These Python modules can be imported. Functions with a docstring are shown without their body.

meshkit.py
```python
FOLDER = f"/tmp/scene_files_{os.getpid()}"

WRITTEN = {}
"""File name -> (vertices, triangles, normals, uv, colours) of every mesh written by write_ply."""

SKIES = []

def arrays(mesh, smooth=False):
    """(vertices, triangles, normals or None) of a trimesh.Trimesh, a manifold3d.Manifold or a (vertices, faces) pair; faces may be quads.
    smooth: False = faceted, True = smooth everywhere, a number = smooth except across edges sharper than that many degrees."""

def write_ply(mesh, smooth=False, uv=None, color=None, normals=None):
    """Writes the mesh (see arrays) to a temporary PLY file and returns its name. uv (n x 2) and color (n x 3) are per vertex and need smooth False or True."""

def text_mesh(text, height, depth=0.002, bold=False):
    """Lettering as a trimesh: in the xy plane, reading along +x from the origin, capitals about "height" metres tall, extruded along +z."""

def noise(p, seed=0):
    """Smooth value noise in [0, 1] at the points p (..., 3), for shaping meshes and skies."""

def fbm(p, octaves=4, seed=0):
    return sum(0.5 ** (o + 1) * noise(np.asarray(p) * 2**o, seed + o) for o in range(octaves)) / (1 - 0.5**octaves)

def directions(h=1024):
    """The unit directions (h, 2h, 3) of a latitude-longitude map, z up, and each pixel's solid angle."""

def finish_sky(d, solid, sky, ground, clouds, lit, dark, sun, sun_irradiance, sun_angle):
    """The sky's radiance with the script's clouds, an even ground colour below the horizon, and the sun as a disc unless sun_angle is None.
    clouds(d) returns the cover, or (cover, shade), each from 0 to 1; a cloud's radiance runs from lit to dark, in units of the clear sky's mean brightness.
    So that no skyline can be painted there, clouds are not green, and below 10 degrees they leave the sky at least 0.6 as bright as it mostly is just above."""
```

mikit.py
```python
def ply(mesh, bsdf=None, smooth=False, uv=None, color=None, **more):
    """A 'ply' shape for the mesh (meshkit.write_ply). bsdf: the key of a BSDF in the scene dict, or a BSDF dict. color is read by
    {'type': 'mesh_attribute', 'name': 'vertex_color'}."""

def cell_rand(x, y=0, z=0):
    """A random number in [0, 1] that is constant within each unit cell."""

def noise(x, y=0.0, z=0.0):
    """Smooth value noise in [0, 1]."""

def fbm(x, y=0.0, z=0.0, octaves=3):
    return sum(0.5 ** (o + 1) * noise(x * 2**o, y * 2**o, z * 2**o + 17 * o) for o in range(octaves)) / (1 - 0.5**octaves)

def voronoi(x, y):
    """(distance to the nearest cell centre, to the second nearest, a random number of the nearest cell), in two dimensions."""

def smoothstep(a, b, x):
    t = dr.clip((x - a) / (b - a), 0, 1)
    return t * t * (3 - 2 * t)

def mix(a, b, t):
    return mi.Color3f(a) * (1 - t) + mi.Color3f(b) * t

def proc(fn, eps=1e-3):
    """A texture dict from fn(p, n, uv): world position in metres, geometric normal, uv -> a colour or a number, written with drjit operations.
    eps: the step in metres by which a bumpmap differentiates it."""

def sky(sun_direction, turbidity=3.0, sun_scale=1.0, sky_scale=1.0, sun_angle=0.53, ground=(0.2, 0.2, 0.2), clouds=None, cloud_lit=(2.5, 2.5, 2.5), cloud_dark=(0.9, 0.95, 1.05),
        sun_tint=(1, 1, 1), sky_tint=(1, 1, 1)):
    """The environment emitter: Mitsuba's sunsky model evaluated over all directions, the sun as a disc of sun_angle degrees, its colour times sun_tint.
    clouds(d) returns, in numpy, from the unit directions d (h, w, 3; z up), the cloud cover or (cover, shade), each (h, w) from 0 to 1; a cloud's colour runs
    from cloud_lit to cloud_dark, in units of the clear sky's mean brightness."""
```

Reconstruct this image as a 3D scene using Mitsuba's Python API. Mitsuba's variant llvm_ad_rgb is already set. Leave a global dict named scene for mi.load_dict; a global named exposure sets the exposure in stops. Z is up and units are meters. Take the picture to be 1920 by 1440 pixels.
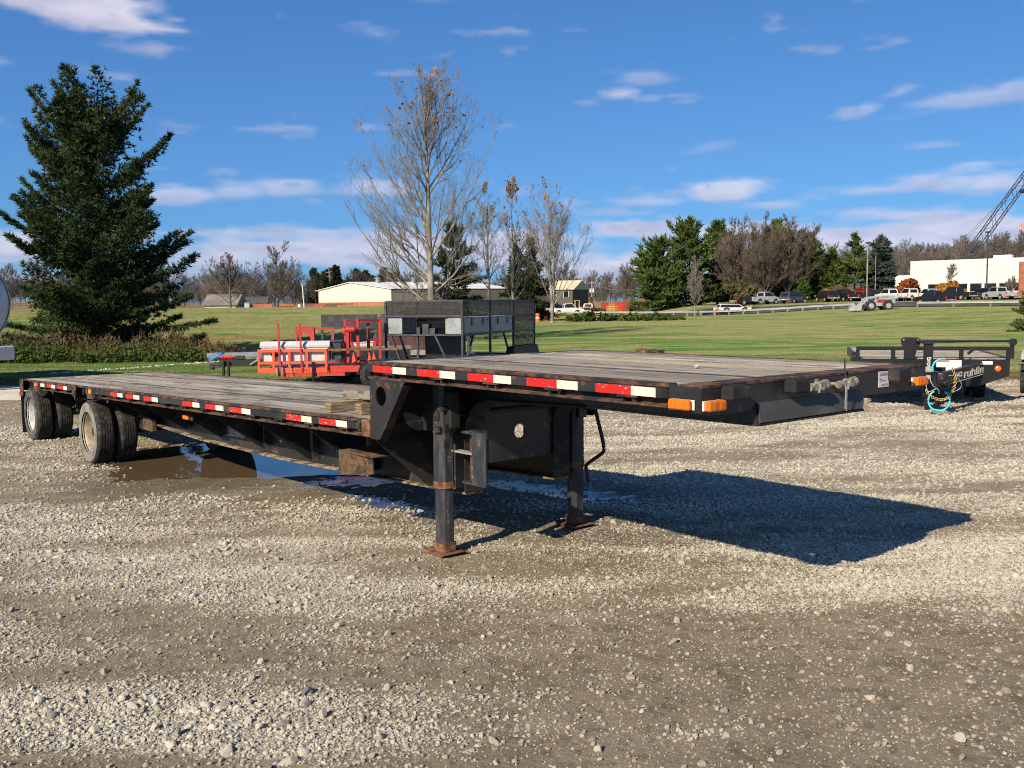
import math, random
import numpy as np
import trimesh
import shapely
import shapely.geometry as sg
import drjit as dr
import mitsuba as mi
import mikit, meshkit
from mikit import noise, fbm, voronoi, cell_rand, smoothstep, mix, proc

scene, labels = {"type": "scene"}, {}
rng = np.random.default_rng(7)
random.seed(7)

# ------------------------------------------------------------------ camera, sky, exposure
EYE = np.array([0.0, 0.0, 2.058])
FOCAL, PITCH, ROLL = 1799.4, 0.0832, -0.0104          # focal length in pixels of a 1920 wide frame
_r0, _u0, FWD = np.array([1.0, 0, 0]), np.array([0, math.sin(PITCH), math.cos(PITCH)]), np.array([0, math.cos(PITCH), -math.sin(PITCH)])
RIGHT = _r0 * math.cos(ROLL) + _u0 * math.sin(ROLL)
UP = _u0 * math.cos(ROLL) - _r0 * math.sin(ROLL)
scene["camera"] = {"type": "perspective", "fov": 2 * math.degrees(math.atan(960 / FOCAL)), "fov_axis": "x", "near_clip": 0.1, "far_clip": 3000.0,
                   "to_world": mi.ScalarTransform4f().look_at(origin=EYE.tolist(), target=(EYE + FWD).tolist(), up=UP.tolist())}
SUN = np.array([-0.469, -0.7313, 0.4953])
exposure = 2.42


def _cloud_list():
    # azimuth, elevation, half width, half height, slant (degrees), strength
    return [(-26.5, 16.2, 7.0, 1.55, -13, 1.0), (-29.5, 12.3, 2.6, 1.0, 0, .95), (-21.5, 12.3, 2.2, .5, -3, .45), (-12.5, 18.0, 2.5, .6, 0, .4), (-7.6, 15.2, 1.8, .6, -8, .5),
            (-4.9, 17.2, 1.6, .6, -10, .25), (8.0, 12.6, 1.5, .35, 0, .4), (11.0, 8.6, 2.6, .5, 10, .4), (19.8, 10.2, 1.0, .3, 12, .45), (22.0, 11.2, 1.3, .35, 12, .5), (26.4, 10.6, 4.0, .75, 8, .6),
            (23.3, 8.2, 2.3, .3, 0, .5), (12.7, 6.1, 2.0, .62, 0, .95), (7.8, 5.8, 2.4, .35, -2, .55), (20.3, 6.0, 5.0, .6, 4, .8), (26.0, 6.0, 2.8, .85, 0, .9), (15.6, 5.4, 2.2, .45, 0, .6), (22.5, 4.6, 5.0, .6, 2, .9),
            (-18.8, 6.0, 2.4, .6, 5, .75), (-15.5, 6.4, 2.0, .45, 2, .6), (-13.0, 6.6, 2.0, .5, 2, .6), (-8.0, 6.6, 2.2, .6, -3, .7), (-18.4, 4.1, 1.8, .35, 0, .6), (-16.0, 4.2, .9, .4, 0, .7), (-11.0, 4.2, 4.0, .4, 2, .75), (-29.6, 5.8, 1.5, .5, 0, .6)]


def clouds(d):
    x, y, z = d[..., 0], d[..., 1], d[..., 2]
    az, el = np.degrees(np.arctan2(x, y)), np.degrees(np.arcsin(np.clip(z, -1, 1)))
    p = np.stack([d[..., 0] * 9, d[..., 1] * 9, d[..., 2] * 34], -1).reshape(-1, 3)
    n = meshkit.fbm(p, 5, 3).reshape(el.shape)
    m = meshkit.fbm(p * 3.1 + 7, 4, 9).reshape(el.shape)
    n, m = [(q - q.mean()) / q.std() for q in (n, m)]
    cover, shade = np.zeros_like(el), np.zeros_like(el)
    for a, e, w, h, s, k in _cloud_list():
        c, t = math.cos(math.radians(s)), math.sin(math.radians(s))
        u, v = (az - a) * c + (el - e) * t, -(az - a) * t + (el - e) * c
        r = np.sqrt((u / w) ** 2 + (v / (h * np.where(v < 0, .75, 1.15))) ** 2)
        f = np.clip((1.12 - r + .24 * n + .20 * m) / .85, 0, 1) ** 1.5 * k * (.95 if e > 15 and a < -20 else .74)
        shade = np.where(f > cover, np.clip(.42 - v / (1.6 * h) + .15 * m, 0, 1), shade)
        cover = np.maximum(cover, f)
    band = np.exp(-((el - 2.9) / 2.3) ** 2) * 1.32 + np.exp(-((el - 26) / 6.0) ** 2) * .28
    far = np.clip((n * .60 + m * .42 + band * 1.9 - 1.2) / 1.5, 0, 1) * .8
    high = np.clip((n * .6 + m * .25 - 1.15) / 1.2, 0, 1) * .6 * (np.abs(az) > 34)
    shade = np.where(far > cover, np.clip(.5 + .3 * m, 0, 1), shade)
    cover = np.maximum(np.maximum(cover, far), high)
    return np.clip(cover, 0, .92), np.clip(shade, 0, 1)


scene["daylight"] = mikit.sky(SUN.tolist(), turbidity=3.0, sky_scale=.52, sun_tint=(.93, 1.0, 1.11), sky_tint=(.50, .90, 1.46), ground=(.2, .19, .15), clouds=clouds,
                              cloud_lit=(3.5, 3.35, 3.85), cloud_dark=(2.2, 2.2, 2.9))

# ------------------------------------------------------------------ helpers


def spot(px, py, depth):
    """The point of the place that a surveyor's sight through frame position (px, py) meets at that distance ahead."""
    q = FWD + RIGHT * (px - 960) / FOCAL - UP * (py - 720) / FOCAL
    return EYE + q * (depth / q[1])


def number(key):
    if key not in labels and key not in scene:
        return key
    i = 1
    while f"{key}_{i:03d}" in labels or f"{key}_{i:03d}" in scene:
        i += 1
    return f"{key}_{i:03d}"


def thing(name, label, cat, group=None, kind=None):
    key = number(name)
    labels[key] = {"label": label, "category": cat}
    if group:
        labels[key]["group"] = group
    if kind:
        labels[key]["kind"] = kind
    return key


_used = {}


def part(parent, name, mesh, mat, smooth=False, label=None, kind=None, shape=None):
    base = f"{parent}__{name}"
    n = _used.get(base, 0)
    _used[base] = n + 1
    key = base if n == 0 else f"{base}_{n:03d}"
    scene[key] = shape if shape is not None else mikit.ply(mesh, mat, smooth=smooth)
    if label or kind:
        labels[key] = {}
        if label:
            labels[key]["label"] = label
        if kind:
            labels[key]["kind"] = kind
    return key


def whole(name, mesh, mat, label, cat, group=None, kind=None, smooth=False, **more):
    key = thing(name, label, cat, group, kind)
    scene[key] = mikit.ply(mesh, mat, smooth=smooth, **more)
    return key


def structure(name, mesh, mat, label=None, smooth=False):
    scene[name] = mikit.ply(mesh, mat, smooth=smooth)
    labels[name] = {"kind": "structure", "label": label or name.replace("_", " "), "category": name.replace("_", " ")}
    return name


def M4(x=(1, 0, 0), y=(0, 1, 0), o=(0, 0, 0)):
    m = np.eye(4)
    m[:3, 0], m[:3, 1] = x, y
    m[:3, 2] = np.cross(x, y)
    m[:3, 3] = o
    return m


def yawed(o, deg, tilt=0.0):
    a = math.radians(deg)
    m = M4((math.cos(a), math.sin(a), 0), (-math.sin(a), math.cos(a), 0), o)
    return m @ trimesh.transformations.rotation_matrix(math.radians(tilt), [0, 1, 0]) if tilt else m


def mv(mesh, m):
    q = mesh.copy()
    q.apply_transform(m)
    return q


def cat(ms):
    return trimesh.util.concatenate([m for m in ms if m is not None])


_BOX_F = None


def box(x0, x1, y0, y1, z0, z1, b=0.0):
    """An axis-aligned block, its edges chamfered by b."""
    global _BOX_F
    lo, hi = np.minimum([x0, y0, z0], [x1, y1, z1]), np.maximum([x0, y0, z0], [x1, y1, z1])
    c, h = (lo + hi) / 2, (hi - lo) / 2
    if b <= 0:
        m = trimesh.creation.box(extents=2 * h)
        m.apply_translation(c)
        return m
    b = min(b, h.min() * .49)
    if _BOX_F is None:
        v = []
        for sx in (-1, 1):
            for sy in (-1, 1):
                for sz in (-1, 1):
                    for k in range(3):
                        q = np.array([sx, sy, sz], float)
                        i = np.full(3, .8)
                        i[k] = 1.0
                        v.append(q * i)
        hull = trimesh.convex.convex_hull(np.array(v))
        order = [int(np.argmin(((np.array(v) - p) ** 2).sum(1))) for p in hull.vertices]
        _BOX_F = np.array(order)[hull.faces]
    v = []
    for sx in (-1, 1):
        for sy in (-1, 1):
            for sz in (-1, 1):
                for k in range(3):
                    i = h - b
                    i[k] = h[k]
                    v.append(np.array([sx, sy, sz]) * i)
    return trimesh.Trimesh(np.array(v) + c, _BOX_F, process=False)


def bar(p, q, w, h=None, b=0.0, roll=(0, 0, 1)):
    """A bar of section w x h from p to q."""
    h = w if h is None else h
    p, q = np.asarray(p, float), np.asarray(q, float)
    L = np.linalg.norm(q - p)
    x = (q - p) / L
    up = np.asarray(roll, float)
    if abs(x @ up) > .97:
        up = np.array([1.0, 0, 0])
    y = np.cross(up, x)
    y /= np.linalg.norm(y)
    return mv(box(0, L, -w / 2, w / 2, -h / 2, h / 2, b), M4(x, y, p))


def rod(p, q, r, n=10, r2=None):
    p, q = np.asarray(p, float), np.asarray(q, float)
    return tubes(np.array([[p, q]]), np.array([[r, r if r2 is None else r2]]), n, caps=True)


def tubes(P, R, n=6, caps=False):
    """P (N,K,3) polylines with radii R (N,K), all as one mesh of n-sided tubes."""
    P, R = np.asarray(P, float), np.asarray(R, float)
    N, K, _ = P.shape
    t = np.gradient(P, axis=1)
    t /= np.maximum(np.linalg.norm(t, axis=2, keepdims=True), 1e-12)
    ref = np.where(np.abs(t[:, :1, 2:3]) < .8, np.array([0, 0, 1.0]), np.array([1.0, 0, 0]))
    a = np.cross(t, np.broadcast_to(ref, t.shape))
    a /= np.maximum(np.linalg.norm(a, axis=2, keepdims=True), 1e-9)
    b = np.cross(t, a)
    th = np.arange(n) * 2 * np.pi / n
    v = P[:, :, None] + R[:, :, None, None] * (np.cos(th)[:, None] * a[:, :, None] + np.sin(th)[:, None] * b[:, :, None])
    i = np.arange(n)
    j = (i + 1) % n
    base = np.arange(N)[:, None, None] * K * n + np.arange(K - 1)[None, :, None] * n
    A, B, C, D = base + i, base + j, base + n + j, base + n + i
    f = np.concatenate([np.stack([A, C, B], -1).reshape(-1, 3), np.stack([A, D, C], -1).reshape(-1, 3)])
    v = v.reshape(-1, 3)
    if caps:
        for k, flip in ((0, False), (K - 1, True)):
            o = np.arange(N)[:, None] * K * n + k * n
            fan = np.stack([np.broadcast_to(o, (N, n - 2)), o + np.arange(1, n - 1), o + np.arange(2, n)], -1).reshape(-1, 3)
            f = np.vstack([f, fan[:, ::-1] if flip else fan])
    return trimesh.Trimesh(v, f, process=False)


def pipe(points, r, n=8, k=0):
    """One smooth tube through the points."""
    p = np.asarray(points, float)
    if k:
        s = np.linspace(0, len(p) - 1, k)
        from scipy.interpolate import CubicSpline
        p = CubicSpline(np.arange(len(p)), p)(s)
    return tubes(p[None], np.full((1, len(p)), r), n, caps=True)


def slab(poly, z0, z1):
    m = trimesh.creation.extrude_polygon(poly, z1 - z0, engine="earcut")
    m.apply_translation([0, 0, z0])
    return m


def slab_y(poly, y0, y1):
    """A polygon in x,z given thickness along y."""
    if hasattr(poly, "geoms"):
        return cat([slab_y(q, y0, y1) for q in poly.geoms if q.area > 1e-6])
    m = trimesh.creation.extrude_polygon(poly, y1 - y0, engine="earcut")
    v = np.array(m.vertices)
    return trimesh.Trimesh(np.stack([v[:, 0], y1 - v[:, 2], v[:, 1]], 1), m.faces, process=False)


def slab_x(poly, x0, x1):
    """A polygon in y,z given thickness along x."""
    m = trimesh.creation.extrude_polygon(poly, x1 - x0, engine="earcut")
    v = np.array(m.vertices)
    return trimesh.Trimesh(np.stack([x0 + v[:, 2], v[:, 0], v[:, 1]], 1), m.faces, process=False)


def turned(profile, n=32):
    """(radius, height) pairs turned about z."""
    return trimesh.creation.revolve(np.asarray(profile, float), sections=n)


def quads(c, u, v):
    """Separate quads: centre c, half vectors u, v, each (N,3)."""
    p = np.stack([c - u - v, c + u - v, c + u + v, c - u + v], 1).reshape(-1, 3)
    i = np.arange(len(c))[:, None] * 4
    return trimesh.Trimesh(p, np.vstack([i + [0, 1, 2], i + [0, 2, 3]]), process=False)


def tris(a, b, c):
    p = np.stack([a, b, c], 1).reshape(-1, 3)
    return trimesh.Trimesh(p, np.arange(len(p)).reshape(-1, 3), process=False)


def unit(n, g=rng):
    v = g.standard_normal((n, 3))
    return v / np.linalg.norm(v, axis=1, keepdims=True)


def lettering(text, height, m, depth=.003, bold=True):
    t = meshkit.text_mesh(text, height, depth, bold)
    return mv(t, m)


# ------------------------------------------------------------------ materials
TRAILER_YAW = -0.8754
TF, TL = np.array([math.cos(TRAILER_YAW), math.sin(TRAILER_YAW), 0]), np.array([-math.sin(TRAILER_YAW), math.cos(TRAILER_YAW), 0])
TO = np.array([1.0242, 5.1726, 0.0])
TM = M4(TF, TL, TO)                                    # the long trailer: x ahead, y to its far side


def mat(name, color, rough=.6, metallic=0.0, spec=.5, bump=None, bump_scale=1.0, two=True, **more):
    c = color if isinstance(color, dict) else {"type": "rgb", "value": list(map(float, color))}
    r = rough if isinstance(rough, dict) else float(rough)
    b = {"type": "principled", "base_color": c, "roughness": r, "metallic": metallic, "specular": spec, **more}
    if bump is not None:
        b = {"type": "bumpmap", "arbitrary": bump, "scale": float(bump_scale), "bsdf": b}
    scene[name] = {"type": "twosided", "bsdf": b} if two else b
    return name


def speckle(base, other, scale, lo, hi, octaves=3, stretch=(1, 1, 1)):
    def fn(p, n, uv):
        q = fbm(p.x * scale * stretch[0], p.y * scale * stretch[1], p.z * scale * stretch[2], octaves)
        return mix(base, other, smoothstep(lo, hi, q))
    return proc(fn)


def along(p):
    """Distances along and across the long trailer."""
    x, y = p.x - float(TO[0]), p.y - float(TO[1])
    return x * float(TF[0]) + y * float(TF[1]), x * float(TL[0]) + y * float(TL[1])


def wood(tone, warm):
    def fn(p, n, uv):
        u, v = along(p)
        grain = fbm(u * 1.6, v * 75.0, p.z * 40, 3)
        broad = fbm(u * .55 + 11, v * 7.0, 3.0, 3)
        stain = fbm(u * 2.2 + 31, v * 9.0, 1.0, 3)
        c = mix([k * .62 for k in tone], [k * 1.3 for k in tone], smoothstep(.28, .74, grain * .6 + broad * .4))
        c = mix(c, warm, smoothstep(.55, .78, broad) * .55)
        c = mix(c, (.075, .065, .06), smoothstep(.60, .74, stain) * .75)
        return mix(c, (.307, .292, .263), smoothstep(.70, .80, fbm(u * 5, v * 38, 5.0, 2)) * .4)
    return proc(fn)


def wood_bump(p, n, uv):
    u, v = along(p)
    return fbm(u * 1.8, v * 80.0, 1.0, 3)


for i, (t, w) in enumerate([((.205, .188, .160), (.25, .215, .15)), ((.24, .222, .192), (.27, .235, .175)), ((.185, .17, .146), (.23, .195, .14)), ((.275, .258, .228), (.29, .262, .205)), ((.165, .15, .13), (.215, .185, .135))]):
    mat(f"deck_wood_{'abcde'[i]}", wood(t, w), .82, spec=.25, bump=proc(wood_bump, 2e-3), bump_scale=.004)


def timber_fn(p, n, uv):
    g = fbm(p.x * 9 + p.y * 4, p.y * 9 - p.x * 3, p.z * 70, 3)
    return mix((.117, .088, .055), (.263, .204, .131), smoothstep(.3, .7, g))


mat("timber", proc(timber_fn), .85, spec=.2)


def old_paint_timber(p, n, uv):
    g = fbm(p.x * 18, p.y * 18, p.z * 30, 3)
    u, v = along(p)
    c = mix((.212, .204, .190), (.131, .091, .069), smoothstep(.43, .58, g))
    return mix(c, mix((.28, .055, .06), (.2, .12, .1), smoothstep(.4, .62, g)), smoothstep(-3.98, -3.95, u))


mat("painted_timber", proc(old_paint_timber), .8, spec=.2)


def worn_black(p, n, uv):
    g = fbm(p.x * 14, p.y * 14, p.z * 14, 4)
    d = fbm(p.x * 2.5 + 5, p.y * 2.5, p.z * 3, 3)
    c = mix((.014, .015, .018), (.028, .028, .03), smoothstep(.35, .7, d))
    return mix(c, (.11, .055, .03), smoothstep(.66, .74, g) * .8)


mat("black_steel", proc(worn_black), .42, spec=.5)


def dusty_black(p, n, uv):
    g = fbm(p.x * 6, p.y * 6, p.z * 9, 4)
    return mix((.015, .015, .016), (.075, .062, .046), smoothstep(.48, .82, g))


mat("dusty_black", proc(dusty_black), .7, spec=.35)


def rusty_black(p, n, uv):
    g = fbm(p.x * 11, p.y * 11, p.z * 16, 4)
    h = fbm(p.x * 40, p.y * 40, p.z * 40, 2)
    c = mix((.02, .019, .02), (.085, .046, .032), smoothstep(.38, .54, g))
    return mix(c, (.16, .105, .075), smoothstep(.55, .72, h * .5 + g * .5) * .7)


mat("rusty_black", proc(rusty_black), .78, spec=.3)


def rust(p, n, uv):
    g = fbm(p.x * 15, p.y * 15, p.z * 15, 4)
    return mix((.085, .042, .026), (.23, .12, .075), smoothstep(.3, .7, g))


mat("rust", proc(rust), .85, spec=.2)


def rust_scaled(p, n, uv):
    g = fbm(p.x * 7, p.y * 7, p.z * 7, 4)
    c = mix((.08, .05, .033), (.125, .082, .055), smoothstep(.35, .65, fbm(p.x * 30, p.y * 30, p.z * 30, 2)))
    return mix(c, (.045, .035, .03), smoothstep(.58, .62, g))


mat("scaled_rust", proc(rust_scaled), .8, spec=.2)


def leg_paint(p, n, uv):
    g = fbm(p.x * 22, p.y * 22, p.z * 5, 3)
    b = fbm(p.x * 60, p.y * 60, p.z * 60, 2)
    c = mix((.022, .026, .034), (.05, .05, .052), smoothstep(.4, .7, g))
    c = mix(c, (.17, .16, .15), smoothstep(.66, .72, g * .7 + b * .3) * .9)
    return mix(c, (.15, .07, .035), smoothstep(.2, .05, p.z + .12 * g) * .9)


mat("leg_paint", proc(leg_paint), .5, spec=.5)


def flange_dust(p, n, uv):
    g = fbm(p.x * 9, p.y * 9, p.z * 9, 4)
    return mix((.06, .045, .03), (.26, .21, .15), smoothstep(.35, .62, g))


mat("dusty_flange", proc(flange_dust), .85, spec=.2)


def tape_red(p, n, uv):
    g = fbm(p.x * 55, p.y * 55, p.z * 75, 2)
    k = fbm(p.x * 3, p.y * 3, p.z * 3, 2)
    return mix((.453, .016, .013), (.453, .329, .277), smoothstep(.70, .76, g * .75 + k * .25))


def tape_white(p, n, uv):
    g = fbm(p.x * 48, p.y * 48, p.z * 60, 2)
    return mix((.584, .562, .496), (.117, .095, .080), smoothstep(.77, .82, g))


mat("tape_red", proc(tape_red), .4, spec=.5)
mat("tape_white", proc(tape_white), .4, spec=.5)


def rubber(p, n, uv):
    g = fbm(p.x * 20, p.y * 20, p.z * 20, 3)
    return mix((.021, .021, .022), (.06, .056, .05), smoothstep(.42, .8, g))


def rubber_mud(p, n, uv):
    g = fbm(p.x * 8, p.y * 8, p.z * 8, 4)
    return mix((.124, .128, .120), (.197, .193, .172), smoothstep(.3, .7, g))


mat("rubber", proc(rubber), .78, spec=.3)
mat("muddy_rubber", proc(rubber_mud), .85, spec=.2)
mat("side_rubber", speckle((.045, .046, .05), (.10, .097, .092), 14, .35, .75), .75, spec=.3)
def strip_steel(p, n, uv):
    g = fbm(p.x * 5, p.y * 5, 2.0, 4)
    c = mix((.030, .031, .040), (.085, .075, .064), smoothstep(.42, .62, g))
    return mix(c, (.16, .14, .115), smoothstep(.6, .72, fbm(p.x * 16, p.y * 16, 5.0, 3)) * .6)


mat("floor_strip", proc(strip_steel), .6, spec=.4)
mat("lip_paint", speckle((.045, .045, .044), (.085, .08, .072), 7, .4, .75), .6)
mat("aluminium", speckle((.569, .569, .577), (.453, .445, .431), 8, .4, .75), .45, metallic=.15)
mat("muddy_rim", speckle((.438, .387, .299), (.292, .234, .153), 10, .35, .7), .5, metallic=.1)
mat("amber", (.599, .146, .009), .22, spec=.6)
mat("amber_glow", (.694, .263, .022), .2, spec=.6)
mat("red_lens", (.62, .03, .02), .25, spec=.6)
mat("lamp_white", (.569, .562, .540), .5)
mat("cast_metal", speckle((.307, .292, .248), (.175, .153, .124), 30, .4, .7), .5, metallic=.3)
mat("sticker_white", (.540, .547, .584), .5)
mat("print_black", (.03, .03, .035), .6)
mat("print_red", (.45, .06, .06), .6)
mat("print_blue", (.05, .07, .25), .6)
mat("plate_grey", speckle((.365, .365, .365), (.248, .241, .226), 12, .4, .75), .45, metallic=.3)
mat("black_rubber_hose", (.012, .012, .013), .45)

# ------------------------------------------------------------------ the ground
def ss(a, b, x):
    t = np.clip((np.asarray(x, float) - a) / (b - a), 0, 1)
    return t * t * (3 - 2 * t)


def np_noise(x, y, z=0.0, octaves=3):
    return np.array(fbm(mi.Float(np.asarray(x, np.float32).ravel()), mi.Float(np.asarray(y, np.float32).ravel()), float(z), octaves)).reshape(np.shape(x))


def gz(x, y):
    x, y = np.asarray(x, float), np.asarray(y, float)
    u, v = (x - TO[0]) * TF[0] + (y - TO[1]) * TF[1], (x - TO[0]) * TL[0] + (y - TO[1]) * TL[1]
    z = -.17 * ss(3.2, 9, -u)
    z = z - .13 * np.exp(-(((u + 9.4) / 1.9) ** 2 + ((v - 2.35 - .5 * (u + 9.3)) / np.clip(1.5 - .4 * (u + 9.3), .75, 1.6)) ** 2))
    z = z - .035 * np.exp(-((u + 4.6) / 2.3) ** 2) * (np.exp(-((v - 1.25) / .3) ** 2) + 1.1 * np.exp(-((v - 3.05) / .34) ** 2))
    near = np.exp(-(y / 30) ** 2)
    z = z + near * (.05 * (np_noise(x * .7, y * .9, 2.0) - .5) + .022 * (np_noise(x * 3.1, y * 3.4, 5.0) - .5) + .026 * (np_noise(x * 7.1, y * 7.4, 7.0) - .5)) * ss(.25, .9, np.abs(u + 3.05) + np.abs(v - 1.2) * .0)
    z = z + 1.0 * ss(28, 52, x) * ss(40, 118, y) + .25 * ss(60, 100, y) * ss(-14, 0, x)
    beyond = y - (150 - .464 * (x - 3.5))
    z = z + (1.5 + .4 * ss(35, 55, x) - z) * ss(2, 13, beyond) * ss(20, 33, x)
    z = z + 2.05 * ss(54, 78, y) * (1 - ss(-11, 1, x))
    return z + .18 * ss(35, 60, y) * (np_noise(x * .09, y * .09, 8.0) - .5)


def grid_sheet(xs, ys, fz):
    X, Y = np.meshgrid(xs, ys)
    Z = fz(X, Y)
    n, m = len(xs), len(ys)
    i = (np.arange(m - 1)[:, None] * n + np.arange(n - 1)).ravel()
    f = np.vstack([np.stack([i, i + 1, i + n + 1], 1), np.stack([i, i + n + 1, i + n], 1)])
    return trimesh.Trimesh(np.stack([X.ravel(), Y.ravel(), Z.ravel()], 1), f, process=False)


def stony(x, y):
    """How stony the lot is at a place, 0 = mud, 1 = loose stone: long drifts left by tyres."""
    w = noise(x * .35 + 3, y * .35, 4.0) * 1.6
    a = fbm(x * .26 + 5.3, (y + w) * 1.25 + .8, 1.0, 3)
    b = fbm(x * .75 + 9.7, y * 1.9 + 4.1, 6.0, 3)
    e = fbm(x * 2.2 + 1.7, y * 3.6 + 6.2, 2.5, 2)
    return smoothstep(.39, .66, a * .50 + b * .32 + e * .18 - .085 * smoothstep(.2, 2.2, x) * smoothstep(6.8, 5.4, y) + .05 * smoothstep(.5, -3, x) * smoothstep(14, 11, y)
                      + .13 * dr.exp(-dr.square((x - 3.4) / 2.2) - dr.square((y - 7.4) / 1.3)) - .07 * smoothstep(5.6, 4.6, y) + .09 * dr.exp(-dr.square((x + 2.4) / 2.0) - dr.square((y - 7.2) / 1.6)))


def wet(x, y):
    """Where water stands in the wheel ruts under the trailer and at the puddle's rim."""
    u, v = along(mi.Point3f(x, y, 0))
    n = fbm(x * 9, y * 9, 3.0, 3)
    r1 = dr.exp(-dr.square((u + 5.3) / 1.5)) * dr.exp(-dr.square((v - 1.38 + .05 * (u + 5)) / .22))
    r2 = dr.exp(-dr.square((u + 4.5) / 2.1)) * (dr.exp(-dr.square((v - 2.96) / .16)) + dr.exp(-dr.square((v - 3.3 - .06 * (u + 4)) / .2)))
    r3 = dr.exp(-dr.square((u + 7.1) / .9) - dr.square((v - 2.0) / .9))
    return smoothstep(.40, .52, (dr.maximum(dr.maximum(r1, r2), r3 * .9) * .75) * (.35 + n * 1.2))


def damp(x, y):
    u, v = along(mi.Point3f(x, y, 0))
    r = dr.square((u + 8.6) / 3.0) + dr.square((v - 1.4) / 2.3)
    q = dr.square((u + 4.6) / 3.0) + dr.square((v - 2.3) / 1.7)
    return dr.maximum(dr.exp(-r * r), dr.exp(-q * q) * .8)


def gravel_color(p, n, uv):
    x, y = p.x, p.y
    s = stony(x, y)
    d1, d2, r = voronoi(x * 34, y * 34)
    e1, e2, q = voronoi(x * 75 + 4, y * 75)
    mud = mix((.158, .130, .092), (.235, .198, .146), fbm(x * 2.3, y * 2.3, 2.0, 3))
    mud = mix(mud, (.091, .072, .047), smoothstep(.55, .75, fbm(x * 14, y * 14, 8.0, 2)) * .5)
    chip = mix((.29, .268, .222), (.48, .455, .395), r)
    grit = mix((.25, .228, .185), (.43, .408, .35), q)
    c = mix(mud, grit, (.13 + .77 * s) * smoothstep(.30, .55, q + .3 * s) * smoothstep(.60, .40, e1))
    c = mix(c, chip, smoothstep(1.04 - .84 * s, 1.10 - .84 * s, r) * smoothstep(.50, .40, d1))
    g1, g2, w = voronoi(x * 120 + 9, y * 120)
    c = c * (.80 + .40 * w * smoothstep(.6, .2, g1)) * (.86 + .28 * fbm(x * 5.5, y * 7, 3.0, 3))
    return c * (1 - .45 * damp(x, y))


def gravel_height(p, n, uv):
    x, y = p.x, p.y
    s = stony(x, y)
    d1, d2, r = voronoi(x * 34, y * 34)
    up = smoothstep(1.04 - .84 * s, 1.10 - .84 * s, r) * smoothstep(.52, .2, d1)
    return up * .6 + .5 * fbm(x * 30, y * 30, 1.0, 3)


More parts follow.
